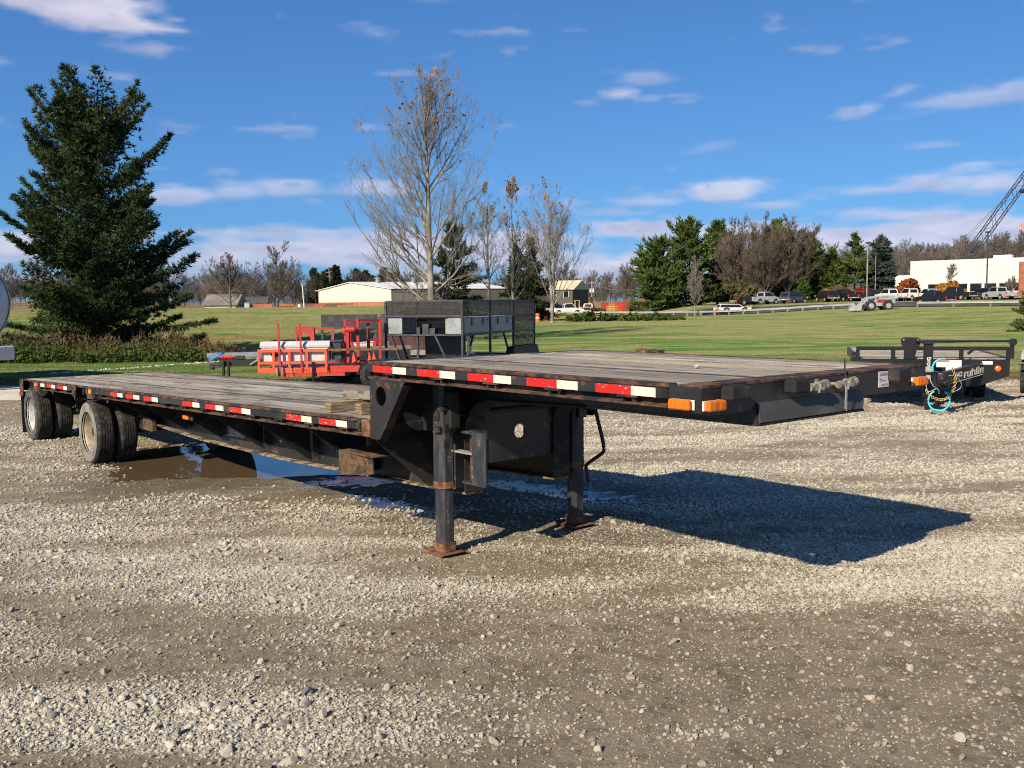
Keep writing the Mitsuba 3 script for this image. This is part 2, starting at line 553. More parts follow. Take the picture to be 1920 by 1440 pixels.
scene["dry_gravel"] = {"type": "bumpmap", "arbitrary": proc(gravel_height, 3e-3), "scale": .02, "bsdf": {"type": "principled", "base_color": proc(gravel_color), "roughness": .92, "specular": .15}}
scene["wet_mud"] = {"type": "roughplastic", "diffuse_reflectance": {"type": "rgb", "value": [.03, .023, .017]}, "alpha": .05, "int_ior": 1.36}
scene["gravel"] = {"type": "blendbsdf", "weight": proc(lambda p, n, uv: wet(p.x, p.y)), "bsdf_0": {"type": "ref", "id": "dry_gravel"}, "bsdf_1": {"type": "ref", "id": "wet_mud"}}
xs = np.concatenate([np.linspace(-60, -13, 40)[:-1], np.linspace(-13, 9, 315)[:-1], np.linspace(9, 60, 44)])
ys = np.concatenate([np.linspace(-25, 2.6, 20)[:-1], np.linspace(2.6, 19, 250)[:-1], np.linspace(19, 34, 76)])
structure("gravel_lot", grid_sheet(xs, ys, gz), "gravel", "crushed limestone and mud lot under the black trailer", smooth=True)


def grass_edge(x):
    return 27.0 + 1.6 * (np_noise(x * .22, x * 0 + 3, 1.0) - .5) + 1.1 * ss(-8, -14, x) + 5.0 * ss(-6, -3, x) * ss(6, 2, x) - 1.6 * ss(9, 13, x)


def grass_z(x, y):
    e = y - grass_edge(x) + 1.5 * (np_noise(x * 1.7, y * 1.7, 3.0) - .5)
    return gz(x, y) + .035 * np.clip(e / .7, -1, 1)


def grass_color(p, n, uv):
    x, y = p.x, p.y
    a = fbm(x * .09 + 2, y * .22, 2.0, 3)
    b = fbm(x * .5, y * 1.3, 4.0, 3)
    f = fbm(x * 6, y * 6, 4.0, 2)
    c = mix((.060, .116, .024), (.102, .152, .042), smoothstep(.3, .7, b))
    dry = smoothstep(.46, .64, a * .6 + b * .4 + .13 * smoothstep(55, 100, y) + .12 * smoothstep(-5, -12, x) * smoothstep(50, 62, y))
    c = mix(c, (.190, .179, .077), dry * .62)
    c = mix(c, (.219, .197, .110), smoothstep(.52, .68, fbm(x * .3 + 7, y * 1.6, 9.0, 3)) * .6)
    soil = smoothstep(.50, .62, fbm(x * .25, y * .5 + 4, 5.0, 3)) * smoothstep(-8, -11, x) * (smoothstep(42, 48, y) - smoothstep(56, 64, y))
    c = mix(c, (.219, .110, .047), soil * .75)
    edge = smoothstep(29.5, 26.5, y + 1.5 * (b - .5)) * smoothstep(7, 11, x)
    c = mix(c, (.13, .085, .045), edge * .85)
    leaf = smoothstep(.66, .72, noise(x * 9, y * 9, 2.0)) * smoothstep(31, 27, y) * smoothstep(-10, -13, x)
    c = mix(c, (.241, .110, .036), leaf)
    return c * (.72 + .56 * f)


def grass_bump(p, n, uv):
    return fbm(p.x * 9, p.y * 9, 1.0, 3)


mat("grass", proc(grass_color), .95, spec=.1, bump=proc(grass_bump, 1e-2), bump_scale=.06, two=False)
xs = np.concatenate([np.linspace(-420, -60, 40)[:-1], np.linspace(-60, -24, 50)[:-1], np.linspace(-24, 20, 190)[:-1], np.linspace(20, 90, 70)[:-1], np.linspace(90, 480, 40)])
ys = np.concatenate([np.linspace(25, 36, 50)[:-1], np.linspace(36, 90, 90)[:-1], np.linspace(90, 170, 60)[:-1], np.linspace(170, 700, 40)])
structure("grass_field", grid_sheet(xs, ys, grass_z), "grass", "mown green field with dry streaks behind the lot", smooth=True)

# concrete pad at the left rear
mat("concrete", speckle((.365, .343, .299), (.438, .416, .365), 3, .3, .7), .9, spec=.15)
pad = slab(sg.Polygon([(-30, 23.7), (-10.5, 23.5), (-10.5, 27.0), (-30, 27.3)]), -.40, -.115)
structure("concrete_pad", pad, "concrete", "pale concrete slab at the left edge of the lot")

# puddle: a level sheet of muddy water that the lot's hollow cuts to shape
scene["muddy_water"] = {"type": "plastic", "diffuse_reflectance": {"type": "rgb", "value": [.20, .145, .085]}, "int_ior": 1.33, "nonlinear": True}
th = np.linspace(0, 2 * np.pi, 60)[:-1]
poly = sg.Polygon(np.stack([-9.3 + 3.2 * np.cos(th), 2.2 + 2.9 * np.sin(th)], 1))
wv, wf = trimesh.creation.triangulate_polygon(poly, engine="earcut")
water = trimesh.Trimesh(np.column_stack([wv, np.full(len(wv), -.184)]), wf, process=False)
structure("puddle", mv(water, TM), "muddy_water", "brown rain puddle under the black trailer that mirrors the blue sky")


# loose stones
def stone_shapes(level, n, seed):
    g = np.random.default_rng(seed)
    out = []
    for k in range(n):
        s = trimesh.creation.icosphere(subdivisions=level)
        v = np.array(s.vertices)
        for _ in range(7):                      # broken faces
            d = unit(1, g)[0]
            c = g.uniform(.45, .8)
            over = np.maximum(v @ d - c, 0)
            v = v - over[:, None] * d
        v = v * g.uniform([.85, .7, .55], [1.1, 1.0, .85])
        out.append((v, np.array(s.faces)))
    return out


def strew(px, py, size, shapes, seed, sink=.3, tint=(1, 1, 1)):
    g = np.random.default_rng(seed)
    n = len(px)
    z = gz(px, py)
    which = g.integers(0, len(shapes), n)
    V, F, C, at = [], [], [], 0
    for k, (sv, sf) in enumerate(shapes):
        idx = np.nonzero(which == k)[0]
        if not len(idx):
            continue
        a = g.uniform(0, 2 * np.pi, len(idx))
        t = g.normal(0, .2, (len(idx), 2))
        v = sv[None] * size[idx, None, None]
        x, y = v[..., 0] * np.cos(a)[:, None] - v[..., 1] * np.sin(a)[:, None], v[..., 0] * np.sin(a)[:, None] + v[..., 1] * np.cos(a)[:, None]
        zz = v[..., 2] + x * t[:, :1] + y * t[:, 1:]
        h = size[idx] * .5
        p = np.stack([x + px[idx, None], y + py[idx, None], zz + (z[idx] + h * (1 - 2 * sink * g.uniform(.4, 1.4, len(idx))))[:, None]], -1)
        tone = g.beta(2.5, 2, len(idx))
        col = np.array([.31, .285, .232]) * (1 - tone[:, None]) + np.array([.50, .475, .41]) * tone[:, None]
        clean = np.array(stony(mi.Float(px[idx].astype(np.float32)), mi.Float(py[idx].astype(np.float32))))[:, None]
        dusty = (1 - clean) * g.uniform(.25, .8, (len(idx), 1))          # stones bedded in mud carry a film of it
        col = col * (1 - dusty) + np.array([.20, .172, .13]) * dusty
        grey = g.random(len(idx)) < .07
        col[grey] = np.array([.22, .217, .207]) * g.uniform(.6, 1.2, (grey.sum(), 1))
        odd = g.random(len(idx)) < .006
        col[odd] = np.array([.26, .18, .12])
        V.append(p.reshape(-1, 3))
        C.append(np.repeat(col * np.array(tint), len(sv), 0))
        F.append((np.arange(len(idx))[:, None, None] * len(sv) + sf[None] + at).reshape(-1, 3))
        at += len(idx) * len(sv)
    return np.vstack(V), np.vstack(F), np.vstack(C)


def scatter_positions(n, y0, y1, seed, side=1.08, bias=1.0, floor=.1):
    """Places in the strip of lot between two distances, thicker where the lot is stony."""
    g = np.random.default_rng(seed)
    y = np.sqrt(g.uniform(y0 ** 2, y1 ** 2, n * 3))
    x = g.uniform(-1, 1, n * 3) * (y * .5335 * side + .4)
    s = np.array(stony(mi.Float(x.astype(np.float32)), mi.Float(y.astype(np.float32))))
    u, v = (x - TO[0]) * TF[0] + (y - TO[1]) * TF[1], (x - TO[0]) * TL[0] + (y - TO[1]) * TL[1]
    keep = g.random(n * 3) < (floor + (1 - floor) * s ** 1.5) * bias
    for a, b in ((-3.06, .48), (-3.06, 1.96)):
        keep &= np.hypot(u - a, v - b) > .2
    keep &= (y < grass_edge(x) + .3)
    keep &= ~((x < -10.3) & (y > 23.4) & (y < 27.4))
    pool = (((u + 8.8) / 2.6) ** 2 + ((v - 1.9) / 1.9) ** 2) < 1
    keep &= ~(pool & (g.random(n * 3) < .93))
    return x[keep], y[keep]


sets = []
A, B = stone_shapes(1, 14, 3), stone_shapes(0, 10, 4)
x, y = scatter_positions(2300, 3.4, 9, 11, floor=.10)
sets.append(strew(x, y, .012 + .026 * rng.random(len(x)) ** 3.2, A, 21, .35))
x, y = scatter_positions(19000, 3.4, 10, 12, floor=.10)
sets.append(strew(x, y, .008 + .011 * rng.random(len(x)), A, 22, .4))
x, y = scatter_positions(24000, 9, 17, 13, floor=.10)
sets.append(strew(x, y, .010 + .020 * rng.random(len(x)) ** 2, B, 23, .35))
x, y = scatter_positions(20000, 15, 27, 14, floor=.08)
sets.append(strew(x, y, .018 + .022 * rng.random(len(x)) ** 2, B, 24, .35))
x, y = scatter_positions(62000, 3.4, 9, 15, floor=.16)
sets.append(strew(x, y, .0045 + .005 * rng.random(len(x)), B, 25, .4))
off, V, F, C = 0, [], [], []
for v, f, c in sets:
    V.append(v); F.append(f + off); C.append(c); off += len(v)
V, F, C = np.vstack(V), np.vstack(F), np.vstack(C)
scene["stone"] = {"type": "principled", "base_color": {"type": "mesh_attribute", "name": "vertex_color"}, "roughness": .9, "specular": .15}
n_stone_triangles = len(F)
whole("loose_gravel", (V, F), "stone", "pale crushed limestone strewn over the whole lot", "gravel", kind="stuff", color=C)
mat("white_stone", (.453, .438, .402), .9, spec=.15)
g = np.random.default_rng(31)
t = g.random(420)
lx, ly = -14.6 + t * (-9.7 + 14.6) - 1.0 + g.normal(0, .1, 420), 32.3 + t * 8.0 + g.normal(0, .13, 420)
v, f, c = strew(lx, ly, .03 + .06 * g.random(420) ** 2, B, 33, .1)
whole("stone_edging", (v, f), "white_stone", "thin line of white stones across the grass in front of the big pine", "stones", kind="stuff")

# ------------------------------------------------------------------ the long step deck trailer
trailer = thing("step_deck_trailer", "long black step deck semi trailer with wooden floor and red and white side tape", "trailer")
STEP, UPZ, LOZ, WID = -3.43, 1.602, 1.1175, 2.44
DROP = math.atan(.0239)
LM = TM @ trimesh.transformations.translation_matrix([STEP, 0, LOZ]) @ trimesh.transformations.rotation_matrix(-DROP, [0, 1, 0])   # lower deck: x from 0 to -11.58, z = 0 its top


def tp(name, mesh, m, low=False, smooth=False, label=None, parent=None):
    return part(parent or trailer, name, mv(mesh, LM if low else TM), m, smooth, label)


LEN = 11.585
wood_names = ["deck_wood_" + c for c in "abcde"]
groups = [(.075, .70, 3), (.78, 1.66, 4), (1.74, 2.365, 3)]
g = np.random.default_rng(5)


def plank(x0, x1, y0, y1, top, th):
    b = .006
    pts = [(y0 + .002, top - th), (y1 - .002, top - th), (y1 - .002, top - b), (y1 - b, top), (y0 + b, top), (y0 + .002, top - b)]
    return slab_x(sg.Polygon(pts), x0, x1)


for y0, y1, k in groups:
    w = (y1 - y0) / k
    for i in range(k):
        dz = g.uniform(-.004, .003)
        tp("deck_plank", plank(STEP + .07, -.17, y0 + i * w, y0 + (i + 1) * w, UPZ + dz, .034), wood_names[g.integers(0, 5)])
for y0, y1, k in groups:
    w = (y1 - y0) / k
    for i in range(k):
        cut = -LEN * g.uniform(.35, .65)
        for a, b in ((-LEN + .06, cut - .002), (cut + .002, -.012)):
            dz = g.uniform(-.003, .003)
            tp("deck_plank", plank(a, b, y0 + i * w, y0 + (i + 1) * w, dz, .034), wood_names[g.integers(0, 5)], True)
for y0 in (.70, 1.66):
    tp("deck_strip", box(STEP + .05, -.16, y0 + .002, y0 + .078, UPZ - .025, UPZ - .001), "floor_strip", label="dark steel strip between the boards")
    tp("deck_strip", box(-LEN + .05, -.01, y0 + .002, y0 + .078, -.025, -.001), "floor_strip", True, label="dark steel strip between the boards")


def side(x0, x1, top, low, near=True):
    s = (lambda m: m) if near else (lambda m: mv(m, trimesh.transformations.reflection_matrix([0, WID / 2, 0], [0, 1, 0])))

    def fix(m):
        q = s(m)
        if not near:
            q.invert()
        return q
    rail = cat([box(x0, x1, .0, .074, top - .020, top + .004, .003), box(x0, x1, .050, .060, top - .122, top - .020), box(x0, x1, .0, .072, top - .136, top - .122, .002)])
    tp("side_rail", fix(rail), "rusty_black", low, label="rusty side rail")
    rub = cat([box(x0 + .004, x1 - .04, -.012, .0, top - .081, top - .022, .002), bar((x1 - .043, -.006, top - .0515), (x1 - .006, .05, top - .0515), .012, .059)])
    tp("rub_rail", fix(rub), "black_steel", low)
    n = max(2, int(round((x1 - x0) / .6)))
    for i in range(n):
        x = x0 + (i + .5) * (x1 - x0) / n - .04
        pocket = cat([box(x, x + .012, .0, .05, top - .12, top - .02), box(x + .088, x + .1, .0, .05, top - .12, top - .02), box(x - .03, x + .13, -.016, .0, top - .094, top - .082, .002), box(x + .01, x + .09, -.001, .05, top - .02, top + .0046)])
        tp("stake_pocket", fix(pocket), "rusty_black" if i % 3 else "black_steel", low)


side(STEP, -.232, UPZ, False)
side(STEP, -.232, UPZ, False, False)
side(-7.37, -.125, 0, True)
side(-10.25, -8.42, 0, True)
side(-LEN, -.125, 0, True, False)


def tape(x0, x1, top, low, m):
    tp(m, box(x0, x1, -.0145, -.0122, top - .079, top - .025), m, low)


for r0, r1, w1 in ((-3.334, -3.04, -2.852), (-2.701, -2.409, -2.219), (-2.07, -1.78, -1.592), (-1.434, -1.141, -.951), (-.796, -.505, -.316)):
    tape(r0, r1, UPZ, False, "tape_red")
    tape(r1 + .001, w1, UPZ, False, "tape_white")
for r0, r1, w1 in ((-13.85, -13.574, -13.34), (-13.19, -12.93, -12.72), (-12.56, -12.27, -12.065), (-10.01, -9.725, -9.52), (-9.388, -9.108, -8.886), (-8.718, -8.437, -8.234), (-7.45, -7.155, -6.957), (-6.788, -6.515, -6.314), (-6.155, -5.86, -5.657), (-4.878, -4.582, -4.391), (-4.251, -3.953, -3.767)):
    tape(r0 - STEP, r1 - STEP, 0, True, "tape_red")
    tape(r1 - STEP + .001, w1 - STEP, 0, True, "tape_white")

# end plates of the rails
tp("corner_plate", cat([box(-.23, -.002, .0, .012, 1.452, UPZ - .001, .003), box(-.19, -.10, -.003, .002, 1.545, 1.59, .001)]), "black_steel")
tp("corner_plate", box(-.23, -.002, 2.428, 2.44, 1.452, UPZ - .001, .003), "black_steel")
tp("rail_end", cat([box(-.125, .0, .0, .055, -.137, .002, .003)]), "rust", True, label="rusty rail end beside the step")
tp("rail_end", cat([box(-.125, .0, 2.385, 2.44, -.137, .002, .003)]), "rust", True)
tp("bracket_plate", box(-.165, -.128, -.015, .02, -.10, -.018, .004), "dusty_black", True)

# rear wheel arches cut out of the deck edge
for a, b, c, zc, r in ((-LEN, -10.27, -11.02, -.21, .36), (-8.43, -7.39, -7.99, -.235, .30)):
    outer = sg.Polygon([(a, .002), (b, .002), (b, -.15), (b - .02, -.165), (a + .0, -.165 if a > -9 else -.30)])
    arch = outer.difference(sg.Point(c, zc).buffer(r, 20)).buffer(0)
    geoms = getattr(arch, "geoms", [arch])
    tp("wheel_arch", cat([slab_y(q, .0, .014) for q in geoms] + [box(a, b, .014, .074, -.018, .002, .002)]), "rusty_black", True, label="rusty wheel arch plate")
    tp("arch_post", box(b - .03, b + .12, -.018, .0, -.135, .0, .004), "dusty_black", True)
    tp("side_marker", box(c + .52 if a < -9 else c + .43, c + .60 if a < -9 else c + .54, -.02, -.001, -.085, -.03, .004), "amber_glow", True, label="small amber side marker")
tp("rear_beam", cat([box(-LEN - .012, -LEN, 0, WID, -.20, .004, .003), box(-LEN, -LEN + .06, .075, WID - .075, -.02, .004)]), "rusty_black", True)
tp("rear_lamp", box(-LEN - .06, -LEN + .02, -.01, .05, -.28, -.22, .006), "red_lens", True, label="red tail marker on the rear corner")
tp("winch_track", box(-LEN - .06, -LEN - .012, .2, 2.2, -.05, -.02), "rusty_black", True)

# step riser
tp("step_riser", cat([box(STEP - .012, STEP, .02, 2.42, 1.07, UPZ - .03), box(STEP, STEP + .068, .0, WID, UPZ - .030, UPZ + .003, .003), box(STEP - .0, STEP + .05, .06, 2.38, 1.0, 1.08)]), "black_steel")
gus = sg.Polygon([(-3.415, 1.468), (-2.89, 1.468), (-2.93, 1.44), (-3.27, .985), (-3.30, .972), (-3.415, .972)]).difference(sg.Point(-3.25, 1.33).buffer(.078, 16))
for y0 in (.004, WID - .016):
    tp("step_gusset", slab_y(gus, y0, y0 + .012), "black_steel", label="corner gusset plate with a round hole at the step")
rim = bar((-2.93, .04, 1.43), (-3.27, .04, .985), .075, .012)
tp("gusset_flange", rim, "dusty_black")
tp("step_backing", box(-3.40, -3.0, .50, .51, 1.0, 1.45), "black_steel")

# front beam, its blocks, lamps and connectors
front = sg.Polygon([(0, UPZ - .001), (WID, UPZ - .001), (WID, 1.452), (2.36, 1.436), (.08, 1.436), (0, 1.452)])
tp("front_beam", slab_x(front, -.012, 0), "black_steel")
tp("front_top_rail", box(-.165, .004, 0.0, WID, UPZ - .016, UPZ + .004, .004), "rusty_black", label="worn top edge of the front beam")
for y0, y1 in ((.155, .312), (.750, .910), (1.94, 2.105)):
    tp("bumper_block", box(.0, .085, y0, y1, 1.512, UPZ - .004, .014), "dusty_black", smooth=False)


def lamp(y, x=None):
    if x is None:
        k = tp("marker_lamp", box(.0, .012, y, y + .16, 1.465, 1.521, .004), "lamp_white", label="amber corner marker lamp on the front beam")
        tp("lens", cat([box(.012, .05, y + .008, y + .157, 1.464, 1.522, .008), box(.05, .053, y + .04, y + .07, 1.475, 1.512), box(.05, .053, y + .1, y + .13, 1.475, 1.512)]), "amber", parent=k)
    else:
        k = tp("marker_lamp", box(x, x + .166, -.012, -.001, 1.469, 1.525, .004), "lamp_white", label="amber corner marker lamp on the side")
        tp("lens", cat([box(x + .003, x + .155, -.045, -.012, 1.468, 1.526, .008), box(x + .03, x + .06, -.048, -.045, 1.478, 1.516), box(x + .09, x + .12, -.048, -.045, 1.478, 1.516)]), "amber", parent=k)


lamp(.004)
lamp(2.262)
lamp(0, -.206)


def gladhand(y):
    k = tp("gladhand", cat([rod((.012, y, 1.54), (.07, y, 1.54), .013, 10), rod((.07, y - .015, 1.54), (.07, y + .16, 1.550), .018, 12), rod((.045, y + .09, 1.546), (.10, y + .09, 1.546), .026, 12), rod((.05, y + .03, 1.542), (.09, y + .03, 1.542), .023, 12)]), "cast_metal", smooth=40, label="dull metal air line coupling on the front beam")
    tp("coupling_lip", cat([rod((.07, y + .14, 1.549), (.07, y + .165, 1.551), .031, 14), rod((.07, y + .115, 1.548), (.07, y + .128, 1.548), .028, 12), rod((.085, y + .065, 1.508), (.085, y + .065, 1.535), .010, 8), rod((.07, y - .018, 1.54), (.07, y - .005, 1.54), .024, 12)]), "cast_metal", parent=k, smooth=40)
    tp("gasket", rod((.07, y + .1655, 1.551), (.07, y + .17, 1.551), .020, 12), "black_rubber_hose", parent=k)


gladhand(.935)
gladhand(1.255)
tp("bolt_plate", box(-.001, .012, 1.085, 1.115, 1.53, 1.58, .002), "cast_metal")
tp("cable_stub", pipe([(.05, 1.36, 1.56), (.03, 1.375, 1.60), (.0, 1.42, 1.69)], .005, 6), "black_rubber_hose")
tp("loose_strap", cat([box(.10, .103, 1.262, 1.272, 1.39, 1.53), box(.106, .108, 1.27, 1.276, 1.375, 1.53)]), "plate_grey")
st = tp("serial_sticker", box(.0, .0025, 1.832, 1.962, 1.480, 1.585), "sticker_white", label="white auction sticker with printed number")
FRONT = M4((0, 1, 0), (0, 0, 1))
for text, h, y, z in (("U432946", .020, 1.845, 1.555), ("stock", .008, 1.85, 1.53), ("number 0432", .008, 1.855, 1.518), ("12/10/2015", .011, 1.866, 1.489)):
    t = lettering(text, h, np.eye(4), .0008)
    sx = min(1, .112 / max(t.extents[0], 1e-6))
    t.apply_scale([sx, 1, 1])
    m = FRONT.copy()
    m[:3, 3] = (.0026, y, z)
    tp("printing", mv(t, m), "print_black", parent=st)

for x in (-2.62, -2.46):
    tp("strap_winch", cat([rod((x - .05, 2.41, UPZ + .015), (x + .05, 2.41, UPZ + .005), .028, 10), box(x - .06, x - .05, 2.37, 2.45, UPZ - .02, UPZ + .03), box(x + .05, x + .06, 2.37, 2.45, UPZ - .02, UPZ + .035)]), "rust" if x < -2.5 else "rusty_black", smooth=40, label="rusty strap winch on the far rail")

# king pin apron
apron = sg.Polygon([(.50, 1.476), (1.60, 1.476), (1.60, 1.40), (1.56, 1.357), (.47, 1.357)])
tp("coupler_lip", mv(slab_x(apron, 0, .012), trimesh.transformations.translation_matrix([.0, 0, 0]) @ trimesh.transformations.rotation_matrix(-.32, [0, 1, 0], [0, 0, 1.476])), "lip_paint", label="leaning steel lip under the front beam")
tp("coupler_plate", cat([box(-1.35, .035, .46, 1.60, 1.345, 1.357), rod((-.55, 1.22, 1.25), (-.55, 1.22, 1.346), .045, 14)]), "black_steel")
for y in (.47, 1.58):
    tp("coupler_side", slab_y(sg.Polygon([(-1.35, 1.357), (.035, 1.357), (.0, 1.47), (-1.7, 1.47)]), y, y + .01), "black_steel")
for i in range(5):
    x = -.35 - i * .58
    tp("cross_member", box(x - .04, x + .04, .075, WID - .075, 1.47, UPZ - .036), "black_steel")
for i in range(19):
    x = -.35 - i * .6
    tp("cross_member", box(x - .035, x + .035, .075, WID - .075, -.13, -.036), "black_steel", True)

# the two main beams
holes = [(-6.51, .60, .062), (-5.25, .635, .064), (-4.01, .69, .064), (-3.71, .83, .066)]
arc = [(-2.97 + .35 * (1 - math.cos(t)), 1.0 + .29 * math.sin(t)) for t in np.linspace(0, math.pi / 2, 9)]
beam = [(-.12, 1.56), (-3.43, 1.56), (-3.43, 1.075), (-14.95, .80), (-14.95, .58), (-11.2, .52), (-9.9, .41), (-8.6, .375), (-6.2, .395), (-4.6, .445), (-2.97, .50)] + arc + [(-.9, 1.345), (-.12, 1.36)]
for y, hs in ((.715, holes), (1.705, [(-4.01, .69, .064), (-3.56, .86, .10), (-8.0, .62, .062), (-9.3, .6, .062)])):
    pl = sg.Polygon(beam)
    for x, z, r in hs:
        pl = pl.difference(sg.Point(x, z).buffer(r, 12))
    k = tp("main_beam", slab_y(pl, y, y + .014), "black_steel", label="long black main beam with round holes in its web")
    lowf = [(-14.95, .58), (-11.2, .52), (-9.9, .41), (-8.6, .375), (-6.2, .395), (-4.6, .445), (-2.97, .50)]
    fl = cat([bar((a[0], y + .007, a[1] - .008), (b[0], y + .007, b[1] - .008), .19, .016, .003) for a, b in zip(lowf[:-1], lowf[1:])])
    tp("bottom_flange", fl, "dusty_flange", parent=k, label="dusty bottom flange")
    upf = [(-2.97, .50)] + arc + [(-.9, 1.345), (-.12, 1.36)]
    tp("front_flange", cat([bar((a[0], y + .007, a[1]), (b[0], y + .007, b[1]), .19, .014) for a, b in zip(upf[:-1], upf[1:])]), "dusty_black", parent=k)
    tp("top_flange", box(-3.43, -.12, y - .07, y + .085, 1.548, 1.562), "black_steel", parent=k)
    for x in np.arange(-10.2, -3.4, 1.15):
        tp("stiffener", cat([box(x, x + .012, y - .08, y, .50, 1.03 + (x + 3.43) * .0239), box(x, x + .012, y + .014, y + .08, .50, 1.03 + (x + 3.43) * .0239)]), "dusty_black", parent=k)
for x in np.arange(-10.3, -3.5, 1.13):
    zt = LOZ + (x - STEP) * .0239
    for y0, y1 in ((.06, .70), (WID - .06, 1.735)):
        pl = sg.Polygon([(y0, zt - .136), (y1, zt - .136), (y1, .45), (y1 - np.sign(y1 - y0) * .03, .45)])
        tp("outrigger", slab_x(pl, x, x + .012), "black_steel")
tp("bulkhead", slab_x(sg.Polygon([(.73, .72), (1.705, .72), (1.705, 1.5), (.73, 1.5)]).difference(sg.Point(1.243, .962).buffer(.062, 14)), -3.0, -2.99), "black_steel", label="black cross plate with one round hole between the legs")

# maker's plate
np_ = tp("maker_plate", slab_y(sg.Polygon([(-7.95, .485), (-7.40, .505), (-7.40, .61), (-7.45, .645), (-7.95, .635)]), .698, .702), "plate_grey", label="grey maker's plate with a small flag and script lettering")
SIDE = M4((1, 0, 0), (0, 0, 1), (0, 0, 0))


def side_text(text, h, x, y, z, m, parent, sx=1.0, shear=0.0, bold=True):
    t = lettering(text, h, np.eye(4), .0012, bold)
    t.apply_scale([sx, 1, 1])
    if shear:
        s = np.eye(4); s[0, 1] = shear
        t.apply_transform(s)
    mm = SIDE.copy(); mm[:3, 3] = (x, y, z)
    tp("lettering", mv(t, mm), m, parent=parent)


side_text("Transcraft", .062, -7.79, .6975, .560, "print_black", np_, .95, .22, False)
side_text("Eagle", .02, -7.74, .6975, .520, "print_black", np_, 1.0, .2, False)
tp("printed_flag", cat([box(-7.935, -7.81, .6965, .698, .51 + i * .016, .518 + i * .016) for i in range(7)]), "print_red", parent=np_)
tp("printed_canton", box(-7.935, -7.875, .6955, .6965, .565, .622), "print_blue", parent=np_)
mk = tp("side_lamp", box(-7.95, -7.70, .19, .21, .725, .792, .004), "dusty_black", label="orange side lamp hanging on a bracket")
tp("lens", box(-7.94, -7.78, .165, .19, .732, .786, .006), "amber", parent=mk)
tp("lamp_bracket", bar((-7.83, .2, .75), (-7.83, .2, .86), .05, .01), "rusty_black", parent=mk)

# hanging rusty panel by the step
tp("side_panel", cat([slab_y(sg.Polygon([(-4.38, .515), (-3.80, .60), (-3.80, .72), (-4.38, .735)]), .25, .262), box(-4.38, -4.368, .262, .60, .515, .735), box(-4.38, -3.80, .25, .60, .735, .747)]), "scaled_rust", label="scaled rusty steel panel hanging below the deck")

# landing legs
for y, lab in ((.475, "near landing leg with rusty collar and foot"), (1.965, "far landing leg standing in the shade")):
    x = -3.055
    m = M4(o=(x, y, 0))

    def octo(w, c):
        h = w / 2
        return sg.Polygon([(-h + c, -h), (h - c, -h), (h, -h + c), (h, h - c), (h - c, h), (-h + c, h), (-h, h - c), (-h, -h + c)])
    k = tp("landing_leg", mv(slab(octo(.150, .036), .60, 1.47), m), "leg_paint", label=lab)
    tp("inner_post", mv(slab(octo(.128, .024), .045, .56), m), "leg_paint", parent=k)
    tp("collar", mv(slab(octo(.157, .036), .557, .612), m), "rust", parent=k)
    foot = cat([mv(slab(octo(.152, .024), .03, .10), m), mv(box(-.12, .12, -.12, .12, .008, .026, .006), m), bar((x - .15, y, .036), (x - .11, y, .017), .24, .012), bar((x + .11, y, .017), (x + .15, y, .036), .24, .012)])
    tp("foot", foot, "rust", parent=k, label="rusty foot plate")
    tp("cap_plate", cat([mv(box(-.11, .11, -.10, .10, 1.47, 1.49), m), box(x + .06, x + .11, y - .05, y + .05, 1.02, 1.30, .006)]), "black_steel", parent=k)
    if y < 1:
        tp("crank_box", cat([box(x + .076, x + .17, y - .05, y + .05, 1.06, 1.36, .01), box(x + .0, x + .07, y - .090, y - .075, 1.03, 1.075, .002), box(x + .0, x + .07, y - .11, y - .075, 1.024, 1.032, .002), box(x - .02, x + .05, y - .084, y - .075, 1.12, 1.20, .002), bar((x + .14, y - .06, 1.10), (x + .13, y - .065, .90), .05, .012, .002), rod((x + .12, y - .10, 1.22), (x + .12, y - .04, 1.22), .022, 10)]), "dusty_black", parent=k)
tp("cross_shaft", rod((-2.98, .55, 1.16), (-2.98, 1.9, 1.16), .025, 10), "black_steel")
tp("leg_brace", bar((-3.05, .52, 1.42), (-3.05, 1.0, .78), .06, .012), "black_steel")
tp("leg_brace", bar((-3.05, 1.92, 1.42), (-3.05, 1.45, .78), .06, .012), "black_steel")
# folded channel beside the near leg
tp("side_channel", cat([box(-2.635, -2.47, .45, .462, .632, 1.06, .003), box(-2.645, -2.633, .45, .60, .632, 1.06), box(-2.79, -2.645, .46, .60, 1.035, 1.05), box(-2.79, -2.645, .46, .62, .632, .648), box(-2.665, -2.648, .53, .6, .66, 1.03)]), "leg_paint", label="upright steel channel beside the near leg")
tp("channel_post", box(-2.80, -2.73, .55, .60, .645, 1.03, .004), "rusty_black")
tp("channel_arm", box(-2.98, -2.70, .50, .58, .858, .872, .002), "plate_grey")
tp("air_hose", pipe([(-2.80, 1.97, 1.30), (-2.79, 1.97, 1.10), (-2.70, 1.97, .83), (-2.69, 1.97, .75), (-2.72, 1.97, .71), (-2.88, 1.97, .61), (-2.915, 1.97, .55), (-2.89, 1.97, .43)], .017, 8, 40), "black_rubber_hose", smooth=True, label="bent black hose hanging behind the far leg")
tp("hose_hanger", box(-2.92, -2.80, 1.93, 2.0, 1.10, 1.20, .01), "black_steel")

# wheels: dual tyres on two spread axles
R_OUT, TW = .462, .262


